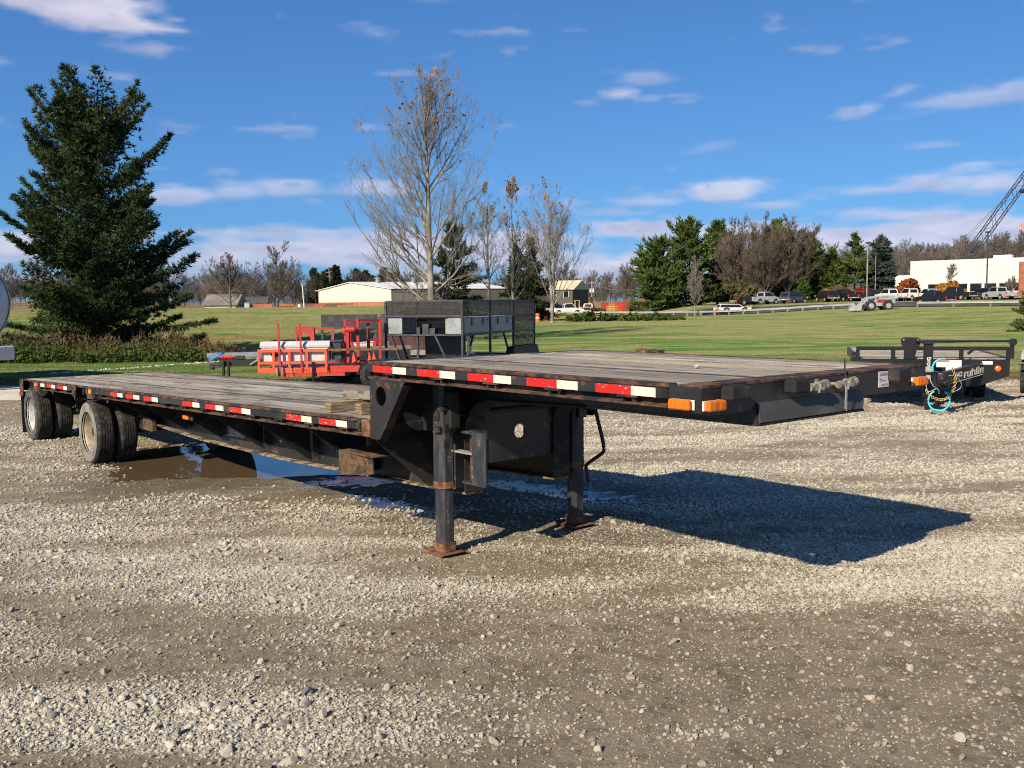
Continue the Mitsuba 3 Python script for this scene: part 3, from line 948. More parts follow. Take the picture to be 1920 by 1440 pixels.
def tyre_mesh():
    prof = [(.285, -TW / 2 + .03), (.33, -TW / 2 + .004), (.39, -TW / 2), (.43, -TW / 2 + .008), (R_OUT - .012, -TW / 2 + .022), (R_OUT, -TW / 2 + .042)]
    y = -TW / 2 + .042
    for k in range(4):
        y2 = y + (TW - .084 - 4 * .010) / 5
        prof += [(R_OUT, y2), (R_OUT - .014, y2 + .001), (R_OUT - .014, y2 + .009), (R_OUT, y2 + .010)]
        y = y2 + .010
    prof += [(R_OUT, TW / 2 - .042), (R_OUT - .012, TW / 2 - .022), (.43, TW / 2 - .008), (.39, TW / 2), (.33, TW / 2 - .004), (.285, TW / 2 - .03)]
    m = turned(prof, 56)
    return mv(m, trimesh.transformations.rotation_matrix(math.pi / 2, [1, 0, 0]))   # axis along y, -y = outer face


def rim_mesh(deep):
    d = deep
    prof = [(.292, -TW / 2 + .024), (.302, -TW / 2 + .018), (.298, -TW / 2 + .036), (.280, -TW / 2 + .05), (.270, -TW / 2 + .09), (.262, d - .03), (.235, d), (.205, d + .01), (.165, d - .015), (.14, d - .02)]
    a = mv(turned(prof, 48), trimesh.transformations.rotation_matrix(-math.pi / 2, [1, 0, 0]))
    return a


TYRE = tyre_mesh()
for wi, (xw, rimmat, sidemat, lab) in enumerate(((-11.24, "muddy_rim", "muddy_rubber", "front axle"), (-14.46, "aluminium", "side_rubber", "rear axle"))):
    zc = -.195 + R_OUT
    ax = tp("axle", cat([rod((xw, .1, zc), (xw, WID - .1, zc), .065, 14), rod((xw, .42, zc), (xw, .62, zc), .2, 20), rod((xw, 1.82, zc), (xw, 2.02, zc), .2, 20)]), "dusty_black", smooth=40)
    for y, outer in ((.15, True), (.47, False), (WID - .15, True), (WID - .47, False)):
        m = M4(o=(xw, y, zc))
        near = y < 1
        tm = TYRE
        w = tp("wheel", mv(tm, m), "rubber", smooth=35, label=f"{'outer' if outer else 'inner'} {'near' if near else 'far'} side tyre of the {lab}")
        # sidewall ring, its own dusty look
        ring = mv(turned([(.300, -.001), (.34, .004), (.39, .0045), (.428, -.0035)], 48), trimesh.transformations.rotation_matrix(math.pi / 2, [1, 0, 0]))
        ring = mv(ring, trimesh.transformations.translation_matrix([0, -TW / 2 - .0005, 0]))
        if near:
            tp("sidewall", mv(ring, m), sidemat if outer else "side_rubber", smooth=True, parent=w)
        rm = rim_mesh(.10) if (outer == near) else rim_mesh(.10)
        if not near:
            rm = mv(rm, trimesh.transformations.rotation_matrix(math.pi, [0, 0, 1]))
        if not outer:
            rm = mv(rm, trimesh.transformations.rotation_matrix(math.pi, [0, 0, 1]))
        tp("rim", mv(rm, m), rimmat if outer else "dusty_black", smooth=35, parent=w)
        if outer:
            yy = y + (.11 if near else -.11)
            tp("hub", cat([rod((xw, yy - .09, zc), (xw, yy + .03, zc), .075, 18), rod((xw, yy, zc), (xw, yy + .02, zc), .150, 24)] + [rod((xw + .115 * math.cos(a), yy - .03, zc + .115 * math.sin(a)), (xw + .115 * math.cos(a), yy + .01, zc + .115 * math.sin(a)), .014, 6) for a in np.arange(10) * math.pi / 5]), rimmat if not near else rimmat, smooth=40, parent=w)
    for y in (.66, 1.78):
        tp("spring_hanger", cat([box(xw + .50, xw + .62, y - .05, y + .05, .30, .58, .01), bar((xw + .55, y, .36), (xw - .05, y, .30), .09, .06), rod((xw - .1, y, .34), (xw - .1, y, .52), .11, 14)]), "dusty_black")
tp("air_tank", rod((-9.7, .95, .45), (-9.7, 1.6, .45), .12, 16), "dusty_black", smooth=40)
tp("suspension_arm", cat([box(-10.45, -10.10, .55, .62, .33, .52, .01)]), "scaled_rust")
for y0 in (.02, 1.82):
    tp("mud_flap", box(-15.06, -15.045, y0, y0 + .60, -.10, .62), "black_rubber_hose")
tp("rear_guard", cat([box(-15.0, -14.92, .3, 2.14, .34, .42, .006), box(-14.98, -14.94, .72, .8, .36, .75), box(-14.98, -14.94, 1.64, 1.72, .36, .75)]), "rusty_black")

# timber left on the lower deck, stone on the upper
for (x, y, z, L, w, h, a, m, lab) in ((-4.36, .14, 0, 1.05, .105, .098, 88, "timber", "weathered timber block on the lower deck, left of the two lower ones"), (-3.92, .19, 0, .95, .10, .098, 91, "timber", "weathered timber block lying nearest the step on the lower deck")):
    q = mv(box(0, L, -w / 2, w / 2, .002, h, .004), LM @ yawed((x - STEP, y, z), a))
    whole("timber_block", q, m, lab, "timber")
q = mv(box(0, .78, -.07, .07, .101, .182, .004), LM @ yawed((-4.50 - STEP, .42, 0), 27))
whole("timber_block", q, "painted_timber", "grey painted timber with a red patch lying on two other timbers by the step", "timber")
sv, sf = stone_shapes(1, 1, 77)[0]
whole("stone", mv(trimesh.Trimesh(sv * .028, sf), TM @ trimesh.transformations.translation_matrix([-.93, 1.10, UPZ + .014])), "white_stone", "small pale stone lying on the upper deck boards", "stone")

# ------------------------------------------------------------------ trees and plants
def leaf_mat(name, a, b, scale=1.1, trans=.35, fine=14.0):
    def fn(p, n, uv):
        k = fbm(p.x * scale, p.y * scale, p.z * scale, 3)
        f = noise(p.x * fine, p.y * fine, p.z * fine)
        return mix(a, b, smoothstep(.3, .7, k * .6 + f * .4))
    scene[name] = {"type": "principledthin", "base_color": proc(fn), "roughness": .6, "diff_trans": trans, "eta": 1.3}
    return name


leaf_mat("pine_needles", (.018, .036, .015), (.085, .118, .048), 1.5, .3, 7.0)
leaf_mat("spruce_needles", (.021, .029, .014), (.046, .053, .027), .5, .2, 5.0)
leaf_mat("far_pine_needles", (.044, .074, .021), (.112, .152, .046), .25, .3, 2.2)
leaf_mat("blue_spruce_needles", (.040, .060, .050), (.084, .104, .088), .4, .2, 4)
leaf_mat("rust_leaves", (.160, .052, .018), (.288, .104, .036), .5, .4, 4)
leaf_mat("orange_leaves", (.272, .104, .024), (.416, .216, .056), 2, .4, 9)
leaf_mat("yellow_leaves", (.256, .160, .036), (.336, .216, .064), .6, .4, 4)
leaf_mat("red_leaves", (.208, .024, .016), (.304, .056, .024), .6, .4, 4)
leaf_mat("green_leaves", (.040, .072, .020), (.104, .136, .040), 1.2, .35, 7)
leaf_mat("brown_weeds", (.068, .050, .034), (.160, .120, .076), 1.0, .3, 9)
leaf_mat("olive_weeds", (.068, .080, .028), (.144, .136, .056), 1.0, .35, 9)
mat("bark", speckle((.080, .068, .056), (.152, .132, .112), 5, .35, .7, stretch=(.800, .800, .240)), .9, spec=.1)
mat("pale_bark", speckle((.160, .148, .124), (.296, .272, .236), 3.0, .35, .7, stretch=(.800, .800, .400)), .9, spec=.1)
mat("twig", speckle((.125, .112, .10), (.20, .185, .165), 2, .3, .7), .9, spec=.1)
mat("brown_twig", speckle((.085, .068, .054), (.14, .116, .094), 1, .3, .7), .9, spec=.1)
mat("far_twig", speckle((.095, .083, .075), (.14, .124, .113), .1, .3, .7), .95, spec=.05)


def limb_curve(start, d, length, up, g, k=6, wander=.12):
    """A branch that bends upwards by up."""
    t = np.linspace(0, 1, k)[:, None]
    n = len(start)
    p = start[:, None] + d[:, None] * (length[:, None, None] * t[None])
    p[..., 2] += (up * length)[:, None] * (t[None, :, 0] ** 2)
    w = g.normal(0, wander, (n, k, 3)).cumsum(1) * length[:, None, None] / k
    w -= w[:, :1]
    return p + w


def sample_on(P, g, per, lo=.2, hi=1.0):
    n, k, _ = P.shape
    i = np.repeat(np.arange(n), per)
    t = g.uniform(lo, hi, len(i)) * (k - 1) * .9999
    a = np.floor(t).astype(int)
    f = (t - a)[:, None]
    q = P[i, a] * (1 - f) + P[i, a + 1] * f
    d = P[i, a + 1] - P[i, a]
    return i, t / (k - 1), q, d / np.maximum(np.linalg.norm(d, axis=1, keepdims=True), 1e-9)


def branch_off(P, R, g, per, lo, hi, spread, ratio, up, k=4, rr=.6, wander=.14, taper=True):
    i, t, q, d = sample_on(P, g, per, lo, hi)
    L0 = np.linalg.norm(P[:, -1] - P[:, 0], axis=1)
    o = unit(len(i), g)
    o -= (o * d).sum(1, keepdims=True) * d
    o /= np.linalg.norm(o, axis=1, keepdims=True)
    dd = d * math.cos(spread) + o * math.sin(spread)
    length = L0[i] * ratio * g.uniform(.55, 1.15, len(i)) * ((1.15 - .75 * t) if taper else 1)
    Q = limb_curve(q, dd, length, np.full(len(i), up), g, k, wander)
    r0 = R[i, 0] * (1 - .8 * t) * rr
    return Q, r0[:, None] * np.linspace(1, .25, k)[None]


def bare_tree(name, label, group, base, h, g, limbs=26, first=.18, reach=.36, angle=.55, per=(9, 6, 4), trunk_r=None, lean=(0, 0), barkm="pale_bark", twigm="twig", leaves=0, leaf_size=.1, leafm="orange_leaves", min_r=.006, up=.45, forks=1, leaf_low=.45):
    base = np.asarray(base, float)
    trunk_r = trunk_r or h * .013
    key = thing(name, label, "tree", group)
    k = 10
    t = np.linspace(0, 1, k)
    trunks, radii = [], []
    for f in range(forks):
        o = np.array([lean[0], lean[1], 0.0]) if f == 0 else np.append(g.normal(0, .13, 2), 0)
        hh = h * (1 if f == 0 else g.uniform(.7, .9))
        p = base[None] + np.stack([o[0] * hh * t ** 1.3, o[1] * hh * t ** 1.3, hh * t], 1)
        p[:, :2] += g.normal(0, .006 * h, (k, 2)).cumsum(0) * t[:, None]
        p[0] = base - [0, 0, .3]
        trunks.append(p)
        radii.append(trunk_r * (1 - t) ** .9 * (1 if f == 0 else .7) + .008)
    T, TR = np.array(trunks), np.array(radii)
    part(key, "trunk", tubes(T, TR, 8), barkm, smooth=True)
    i, tt, q, d = sample_on(T, g, limbs // forks + 1, first, .96)
    az = g.uniform(0, 2 * np.pi) + np.arange(len(i)) * 2.4
    prof = np.interp((tt - first) / (1 - first), [0, .12, .35, .7, 1], [1.0, 1.05, .84, .52, .16])
    L = h * reach * prof * g.uniform(.75, 1.2, len(i))
    el = angle + .35 * tt + g.normal(0, .08, len(i))
    dd = np.stack([np.cos(az) * np.cos(el), np.sin(az) * np.cos(el), np.sin(el)], 1)
    P1 = limb_curve(q, dd, L, np.full(len(i), up), g, 7, .10)
    r1 = np.interp(tt, [0, 1], [trunk_r * .42, trunk_r * .12])
    R1 = r1[:, None] * np.linspace(1, .18, 7)[None]
    part(key, "limbs", tubes(P1, np.maximum(R1, min_r), 5), barkm, smooth=True)
    P2, R2 = branch_off(P1, R1, g, per[0], .15, 1, .62, .42, .35, 5, .55)
    P3, R3 = branch_off(P2, R2, g, per[1], .1, 1, .6, .5, .25, 4, .6)
    ms = [tubes(P2, np.maximum(R2, min_r), 4), tubes(P3, np.maximum(R3, min_r * .8), 3)]
    tips = [P3]
    if per[2]:
        P4, R4 = branch_off(P3, R3, g, per[2], .15, 1, .6, .55, .2, 3, .6)
        ms.append(tubes(P4, np.maximum(R4, min_r * .6), 3))
        tips.append(P4)
    part(key, "twigs", cat(ms), twigm)
    if leaves:
        e = np.concatenate([q[:, -1] for q in tips])
        w = np.clip((e[:, 2] - base[2]) / h - leaf_low, .02, 1) ** 1.5
        c = e[g.choice(len(e), leaves, p=w / w.sum())] + g.normal(0, .08, (leaves, 3))
        u = unit(leaves, g)
        v = np.cross(u, unit(leaves, g))
        v /= np.linalg.norm(v, axis=1, keepdims=True)
        s = leaf_size * g.uniform(.6, 1.3, (leaves, 1))
        part(key, "leaves", quads(c, u * s, v * s * .7), leafm)
    return key


def needles(P, g, per, size, width, lo=.15, spread=.35, down=0.0, frond=.22, tuft=1):
    """Bunches of needle blades along limbs; tuft blades spread from each shoot."""
    i, t, q, d = sample_on(P, g, per, lo, 1.0)
    L0 = np.linalg.norm(P[:, -1] - P[:, 0], axis=1)[i]
    side = np.cross(d, [0, 0, 1.0])
    side /= np.maximum(np.linalg.norm(side, axis=1, keepdims=True), 1e-6)
    off = np.clip(g.normal(0, 1, (len(i), 1)), -1.7, 1.7) * frond * (L0 * (1.15 - t))[:, None] * .9
    c = q + side * off + d * np.abs(off) * .6 + np.clip(g.normal(0, spread * size, (len(i), 3)), -1.6 * spread * size, 1.6 * spread * size)
    out = d * .8 + side * np.sign(off) * .5 + np.array([0, 0, .35 - down])
    if tuft > 1:
        c, out = np.repeat(c, tuft, 0), np.repeat(out, tuft, 0)
    out = out + unit(len(c), g) * (.75 if tuft == 1 else 1.15)
    out /= np.linalg.norm(out, axis=1, keepdims=True)
    w = np.cross(out, unit(len(c), g))
    w /= np.linalg.norm(w, axis=1, keepdims=True)
    s = size * g.uniform(.6, 1.4, (len(c), 1))
    return tris(c - w * width * s, c + w * width * s, c + out * s * 1.9)


def conifer(name, label, group, base, h, r, g, whorls=22, per_whorl=6, first=.06, per=160, size=.17, width=.30, needle="pine_needles", tilt=-.05, up=.45, shape=None, frond=.22, trunk=True, lean=0.0, down=0.0, gap=.0, cat_="tree", tuft=1):
    base = np.asarray(base, float)
    key = thing(name, label, cat_, group)
    k = 8
    t = np.linspace(0, 1, k)
    T = base[None] + np.stack([lean * h * t, 0 * t, h * .97 * t], 1)
    T[0, 2] -= .3
    part(key, "trunk", tubes(T[None], (h * .016 * (1 - t) + .02)[None], 8), "bark", smooth=True)
    n = whorls * per_whorl
    lev = np.repeat(np.linspace(first, .97, whorls), per_whorl) + g.normal(0, .012, n)
    lev = np.clip(lev, first, .985)
    az = g.uniform(0, 2 * np.pi, n)
    shape = shape or ([0, .15, .4, .7, 1], [.85, 1.0, .8, .45, .08])
    L = r * np.interp((lev - first) / (1 - first), *shape) * g.uniform(.58, 1.22, n)
    keep = g.random(n) > gap
    lev, az, L, n = lev[keep], az[keep], L[keep], keep.sum()
    el = tilt + .55 * lev ** 1.5 + g.normal(0, .10, n)
    d = np.stack([np.cos(az) * np.cos(el), np.sin(az) * np.cos(el), np.sin(el)], 1)
    s = base + np.stack([lean * h * lev, 0 * lev, h * .97 * lev], 1)
    P = limb_curve(s, d, L, up * (.5 + lev), g, 6, .07)
    R = (.006 * h * (1 - lev) + .012)[:, None] * np.linspace(1, .2, 6)[None]
    part(key, "limbs", tubes(P, R, 4), "bark")
    w = np.maximum((per * L / r).astype(int), 6)
    ms = []
    for lo, hi in ((0, .33), (.33, .66), (.66, 9)):
        j = (L / r >= lo) & (L / r < hi)
        if j.sum():
            ms.append(needles(P[j], g, int(w[j].mean()), size, width, .12, .35, down, frond, tuft))
    # leader shoots
    ms.append(needles(T[None, -3:], g, 90, size, width, .2, .5, 0, .1))
    part(key, "foliage", cat(ms), needle)
    return key


G = np.random.default_rng(101)


def ground_at(px, depth, dx=0.0):
    p = spot(px, 600, depth)
    return np.array([p[0] + dx, depth, float(gz(p[0] + dx, depth))])


# the big pine on the left
b = ground_at(186, 45)
conifer("white_pine", "huge dark pine tree on the left with upswept boughs above brown weeds", None, b, 11.0, 5.0, np.random.default_rng(14), whorls=19, per_whorl=8, first=.05, per=420, size=.105, width=.22, tilt=-.04, up=.42, tuft=7,
        shape=([0, .12, .25, .42, .55, .68, .8, .92, 1], [.84, .95, .86, .74, .64, .60, .56, .47, .36]), frond=.25, gap=.15)

# four half bare poplars behind the mesh trailer
bare_tree("poplar", "tallest bare poplar with a few orange leaves, behind the mesh sided trailer", None, ground_at(808, 55), 14.9, np.random.default_rng(3), limbs=44, first=.05, reach=.38, angle=.60, per=(9, 6, 4), trunk_r=.23, leaves=170, leaf_size=.08, min_r=.0055, up=.40)
bare_tree("poplar", "slim bare poplar just right of the tallest one", None, ground_at(918, 64), 10.2, np.random.default_rng(4), limbs=22, first=.2, reach=.24, angle=.8, per=(7, 5, 3), trunk_r=.12, leaves=50, leaf_size=.08, min_r=.008, up=.3, leafm="yellow_leaves")
bare_tree("poplar", "bare poplar with orange leaf tips in front of the dark spruces", None, ground_at(962, 68), 11.0, np.random.default_rng(6), limbs=26, first=.16, reach=.24, angle=.85, per=(7, 5, 3), trunk_r=.13, leaves=130, leaf_size=.08, min_r=.008, up=.3)
bare_tree("poplar", "rightmost forked bare poplar beside the guardrail's orange barrels", None, ground_at(1036, 98), 14.2, np.random.default_rng(8), limbs=30, first=.10, reach=.40, angle=.85, per=(7, 5, 3), trunk_r=.18, leaves=80, leaf_size=.11, min_r=.010, up=.35, forks=2)

# evergreens behind them
conifer("pine_tree", "pine with open boughs behind the tallest poplar", None, ground_at(852, 120), 10.6, 3.9, np.random.default_rng(21), whorls=15, per_whorl=5, per=110, size=.34, width=.3, needle="spruce_needles", up=.25, gap=.1, first=.08)
conifer("spruce_tree", "shorter dark spruce behind the slim poplars", "", ground_at(968, 112), 8.9, 2.6, np.random.default_rng(22), whorls=22, per_whorl=6, per=90, size=.26, width=.34, needle="spruce_needles", tilt=-.25, up=.1, shape=([0, 1], [1, .04]), first=.04)
conifer("spruce_tree", "taller dark spruce left of the forked poplar", "", ground_at(997, 110), 9.6, 2.9, np.random.default_rng(23), whorls=24, per_whorl=6, per=95, size=.26, width=.34, needle="spruce_needles", tilt=-.25, up=.1, shape=([0, 1], [1, .04]), first=.04)

# the two spreading trees on the left skyline
for px, hh, rr, lab, sd in ((432, 9.2, .44, "spreading bare tree above the small grey roof", 31), (520, 9.6, .5, "broad bare tree left of the leaning white pole", 32)):
    b = spot(px, 577, 150)
    b[2] = 1.6
    bare_tree("bare_tree", lab, None, b, hh * .93, np.random.default_rng(sd), limbs=30, first=.10, reach=rr * 1.15, angle=.45, per=(10, 7, 3), trunk_r=.22, barkm="far_twig", twigm="far_twig", leaves=70, leaf_size=.09, leafm="yellow_leaves" if sd == 32 else "orange_leaves", min_r=.018, up=.35, forks=3)

# the grove right of the middle
def grove_base(px, depth):
    p = spot(px, 570, depth)
    return np.array([p[0], depth, float(gz(p[0], depth)) - .1])


for px, d, hh, r, lab, sd in ((1236, 165, 12.2, 5.6, "leftmost green pine of the grove, its boughs sweeping low", 41), (1285, 170, 15.0, 6.0, "tallest green pine of the grove behind the pale sapling", 42), (1345, 182, 15.8, 4.5, "pine behind the left edge of the wide bare trees", 43),
                              (1455, 184, 15.5, 4.4, "pine rising behind the wide bare trees", 44), (1512, 178, 12.4, 4.0, "pine at the right edge of the wide bare trees", 45)):
    conifer("pine_tree", lab, None, grove_base(px, d), hh, r, np.random.default_rng(sd), whorls=20, per_whorl=6, per=110, size=.42, width=.32, needle="far_pine_needles", up=.25, first=.05, gap=.06, shape=([0, .2, .5, .8, 1], [.9, 1, .82, .5, .15]))
for px, d, hh, r, lab, sd in ((1560, 172, 9.6, 2.6, "thin pine with a bare lower trunk left of the light pole", 46), (1602, 172, 12.0, 3.3, "tall pine with a bare lower trunk just left of the tall light pole", 47)):
    conifer("pine_tree", lab, None, grove_base(px, d), hh, r, np.random.default_rng(sd), whorls=14, per_whorl=5, per=90, size=.4, width=.32, needle="far_pine_needles", up=.2, first=.30, gap=.15)
conifer("spruce_tree", "grey green spruce just right of the tall light pole", None, grove_base(1650, 172), 11.8, 2.9, np.random.default_rng(48), whorls=26, per_whorl=6, per=95, size=.36, width=.4, needle="blue_spruce_needles", tilt=-.25, up=.1, first=.05, shape=([0, .3, .8, 1], [.95, 1, .55, .05]))
for px, d, hh, lab, sd in ((1385, 168, 14.6, "wide bare brown tree at the left of the grove's middle", 51), (1430, 166, 15.0, "wide bare brown tree in the middle of the grove", 52), (1475, 168, 14.0, "wide bare brown tree at the right of the grove's middle", 53)):
    bare_tree("bare_tree", lab, None, grove_base(px, d), hh, np.random.default_rng(sd), limbs=46, first=.10, reach=.50, angle=.70, per=(11, 8, 3), trunk_r=.22, barkm="brown_twig", twigm="brown_twig", min_r=.021, up=.25, forks=6)
bare_tree("sapling", "pale slim bare tree standing in front of the grove's green pines", None, grove_base(1303, 138), 8.6, np.random.default_rng(54), limbs=30, first=.14, reach=.26, angle=.85, per=(8, 6, 2), trunk_r=.10, twigm="twig", min_r=.016, up=.3)
conifer("young_spruce", "small green spruce at the road edge beside the parked cars", None, grove_base(1504, 158), 3.9, 1.7, np.random.default_rng(55), whorls=12, per_whorl=6, per=70, size=.3, width=.35, needle="far_pine_needles", tilt=-.1, up=.3, first=.03, shape=([0, 1], [1, .06]))


def bush(name, label, base, r, h, m, g, n, size, twigs=True, low=.05, c="shrub", stem=.0):
    key = thing(name, label, c)
    base = np.asarray(base, float)
    if twigs:
        k = 22
        d = unit(k, g)
        d[:, 2] = np.abs(d[:, 2]) + .35
        d /= np.linalg.norm(d, axis=1, keepdims=True)
        P = limb_curve(np.repeat(base[None] + [0, 0, stem * .8], k, 0), d * [r * 1.3 / h, r * 1.3 / h, 1], np.full(k, (h - stem) * .8), np.zeros(k), g, 5)
        part(key, "stems", tubes(P, np.full((k, 1), .03) * np.linspace(1, .3, 5)[None], 4), "brown_twig")
        if stem:
            part(key, "trunk", tubes(np.array([[base - [0, 0, .2], base + [0, 0, stem]]]), np.array([[.11, .09]]), 6), "bark")
    lobes = g.normal(0, .42, (14, 3)) * [r, r, (h - stem) * .42] + base + [0, 0, stem + (h - stem) * .5]
    o = unit(n, g) * (g.random((n, 1)) ** .45)
    p = lobes[g.integers(0, 14, n)] + o * [r * .46, r * .46, (h - stem) * .30]
    p = p[p[:, 2] > base[2] + low]
    u = unit(len(p), g)
    v = np.cross(u, unit(len(p), g))
    s = size * g.uniform(.6, 1.3, (len(p), 1))
    part(key, "foliage", quads(p, u * s, v * s * .8), m)
    return key


for px, d, r, h, m, sz, lab, sd in ((1696, 158, 2.2, 3.3, "rust_leaves", .22, "rust coloured oak left of the white hall's windows", 61), (1780, 158, 1.9, 3.2, "orange_leaves", .22, "orange brown oak in front of the white hall's windows", 62),
                                    (1616, 166, 1.2, 2.0, "red_leaves", .2, "bright red shrub between the two light poles", 63), (1552, 166, 1.5, 2.4, "yellow_leaves", .2, "yellow shrub below the thin pine", 64), (1662, 160, 1.4, 1.3, "yellow_leaves", .2, "low yellow shrub left of the rust coloured oak", 65),
                                    (1845, 160, 1.0, 1.7, "yellow_leaves", .18, "low orange yellow shrub at the foot of the right light pole", 66), (1396, 160, 2.4, 3.0, "olive_weeds", .3, "olive shrub at the foot of the wide bare trees", 67), (1570, 170, 2.4, 2.6, "brown_twig", .25, "brown thicket behind the black parked cars", 68)):
    bush("shrub" if "oak" not in lab else "oak_tree", lab, grove_base(px, d), r, h, m if m != "brown_twig" else "brown_weeds", np.random.default_rng(sd), 3200, sz, c="shrub" if "oak" not in lab else "tree", stem=.8 if "oak" in lab else 0)
bare_tree("oak_tree", "bare topped young tree rising from the orange brown oak", None, grove_base(1782, 160), 6.0, np.random.default_rng(69), limbs=24, first=.4, reach=.25, angle=.8, per=(7, 5, 0), trunk_r=.1, min_r=.03, twigm="far_twig")
bare_tree("small_tree", "small pale bare tree in front of the white hall's right half", None, grove_base(1895, 158), 3.6, np.random.default_rng(70), limbs=26, first=.2, reach=.42, angle=.75, per=(7, 5, 0), trunk_r=.07, min_r=.024, twigm="far_twig")
conifer("spruce_tree", "dark young spruce cut by the right edge of the picture", None, ground_at(1932, 62), 3.3, 1.35, np.random.default_rng(71), whorls=12, per_whorl=6, per=120, size=.12, width=.3, needle="far_pine_needles", tilt=-.1, up=.15, first=.03, shape=([0, 1], [1, .06]))

# weeds under the big pine
def weed_bed(n, clumps, g, x0, x1, y0, y1, h, size, tall):
    """Leaves and seed heads gathered in uneven clumps that stand on the ground."""
    cx, cy = g.uniform(x0, x1, clumps), y0 + (y1 - y0) * g.random(clumps)
    ch = h * (.35 + .65 * g.random(clumps)) * (.5 + 1.0 * np_noise(cx * .45, cy * .45, 3.0)) * ss(x0 - 3, x0 + 2, cx) * (1 - .6 * ss(x1 - 2.5, x1, cx))
    cr = g.uniform(.18, .5, clumps) * (.6 + h * .3)
    i = g.integers(0, clumps, n)
    r = cr[i] * g.random(n) ** .6
    a = g.uniform(0, 6.28, n)
    t = g.random(n) ** (.75 if tall else 1.0)
    x, y = cx[i] + r * np.cos(a) * (.5 + .5 * t), cy[i] + r * np.sin(a) * (.5 + .5 * t)
    p = np.stack([x, y, gz(x, y) + .02 + ch[i] * t * (1 - .45 * (r / cr[i]) ** 2)], 1)
    u = unit(n, g) * [.7, .7, 1.7 if tall else .8]
    u /= np.linalg.norm(u, axis=1, keepdims=True)
    v = np.cross(u, unit(n, g))
    s = size * g.uniform(.4, 1.3, (n, 1))
    return quads(p, u * s * (1.5 if tall else 1), v * s * (.38 if tall else .7))


g = np.random.default_rng(80)
whole("dry_weeds", weed_bed(26000, 230, g, -27, -12.8, 40.8, 46, 1.35, .055, True), "brown_weeds", "tall dry brown weeds below the big pine", "weeds", kind="stuff")
whole("green_weeds", weed_bed(24000, 420, g, -27, -12.0, 38.6, 42.0, .85, .05, False), "green_leaves", "low green weeds in front of the dry weeds", "weeds", kind="stuff")
whole("yellow_weeds", weed_bed(12000, 200, g, -24, -12.0, 39.0, 42.5, 1.05, .05, True), "olive_weeds", "yellowing weeds among the green ones", "weeds", kind="stuff")
whole("roadside_growth", weed_bed(7000, 120, g, 6, 19, 103, 111, 1.0, .14, False), "green_leaves", "dark low growth in front of the far guardrail", "ground cover", kind="stuff")

# grass blades along the near edge of the field
n = 90000
y = 25.2 + 14 * g.random(n) ** 1.6
x = g.uniform(-1, 1, n) * (y * .56)
e = y - grass_edge(x) + 1.5 * (np_noise(x * 1.7, y * 1.7, 3.0) - .5)
k = (e > g.uniform(-.6, .5, n)) & ~((x < -10.3) & (y < 27.5))
x, y = x[k], y[k]
c = np.stack([x, y, grass_z(x, y) - .005], 1)
lean_ = g.normal(0, .03, (len(x), 3)) * [1, 1, 0] + np.array([0, 0, 1]) * (.035 + .05 * g.random((len(x), 1)))
w = unit(len(x), g) * [1, 1, 0] * .007
scene["blade"] = {"type": "principledthin", "base_color": proc(grass_color), "roughness": .7, "diff_trans": .5, "eta": 1.3}
whole("grass_blades", tris(c - w, c + w, c + lean_), "blade", "short grass blades along the near edge of the field", "grass", kind="stuff")

# far woods: many bare trees, and dark firs, scattered over the hills
def tree_group(key, meshes):
    scene[key] = {"type": "shapegroup", **{f"m{i}": mikit.ply(m, mm) for i, (m, mm) in enumerate(meshes)}}


def wood_tree(seed, h):
    g = np.random.default_rng(seed)
    t = np.linspace(0, 1, 5)
    T = np.stack([g.normal(0, .15, 5).cumsum() * t, g.normal(0, .15, 5).cumsum() * t, h * t], 1)[None]
    TR = (.16 * (1 - t) + .03)[None]
    i, tt, q, d = sample_on(T, g, 22, .2, .95)
    az, el = g.uniform(0, 6.28, 22), .7 + g.normal(0, .15, 22)
    dd = np.stack([np.cos(az) * np.cos(el), np.sin(az) * np.cos(el), np.sin(el)], 1)
    P1 = limb_curve(q, dd, h * .36 * np.interp(tt, [.2, .5, 1], [.8, 1, .3]), np.full(22, .3), g, 4)
    R1 = np.full((22, 4), .07) * [1, .8, .6, .4]
    P2, R2 = branch_off(P1, R1, g, 8, .15, 1, .6, .5, .25, 3, .8)
    P3, R3 = branch_off(P2, R2, g, 5, .1, 1, .6, .6, .2, 2, .8)
    return cat([tubes(T, TR, 5), tubes(P1, R1, 3), tubes(P2, np.maximum(R2, .035), 3), tubes(P3, np.maximum(R3, .03), 3)])


for i in range(4):
    tree_group(f"wood_model_{'abcd'[i]}", [(wood_tree(200 + i, 13 + i), "far_twig")])


def far_hill(x, y):
    x, y = np.asarray(x, float), np.asarray(y, float)
    r = np.hypot(x, y)
    az = np.degrees(np.arctan2(x, y))
    crest = np.interp(az, [-60, -32, -18, -12, -8, 0, 5, 9, 14, 20, 24, 28, 40, 60], [8, 5, 1, -2, -2, -3, -2, 0, 3, 8, 12, 13, 13, 12])
    return 2.2 + crest * ss(250, 520, r) + 5 * (np_noise(x * .006, y * .006, 2.0) - .5) * ss(250, 420, r) - 2.3 * (1 - ss(205, 240, r)) * 0


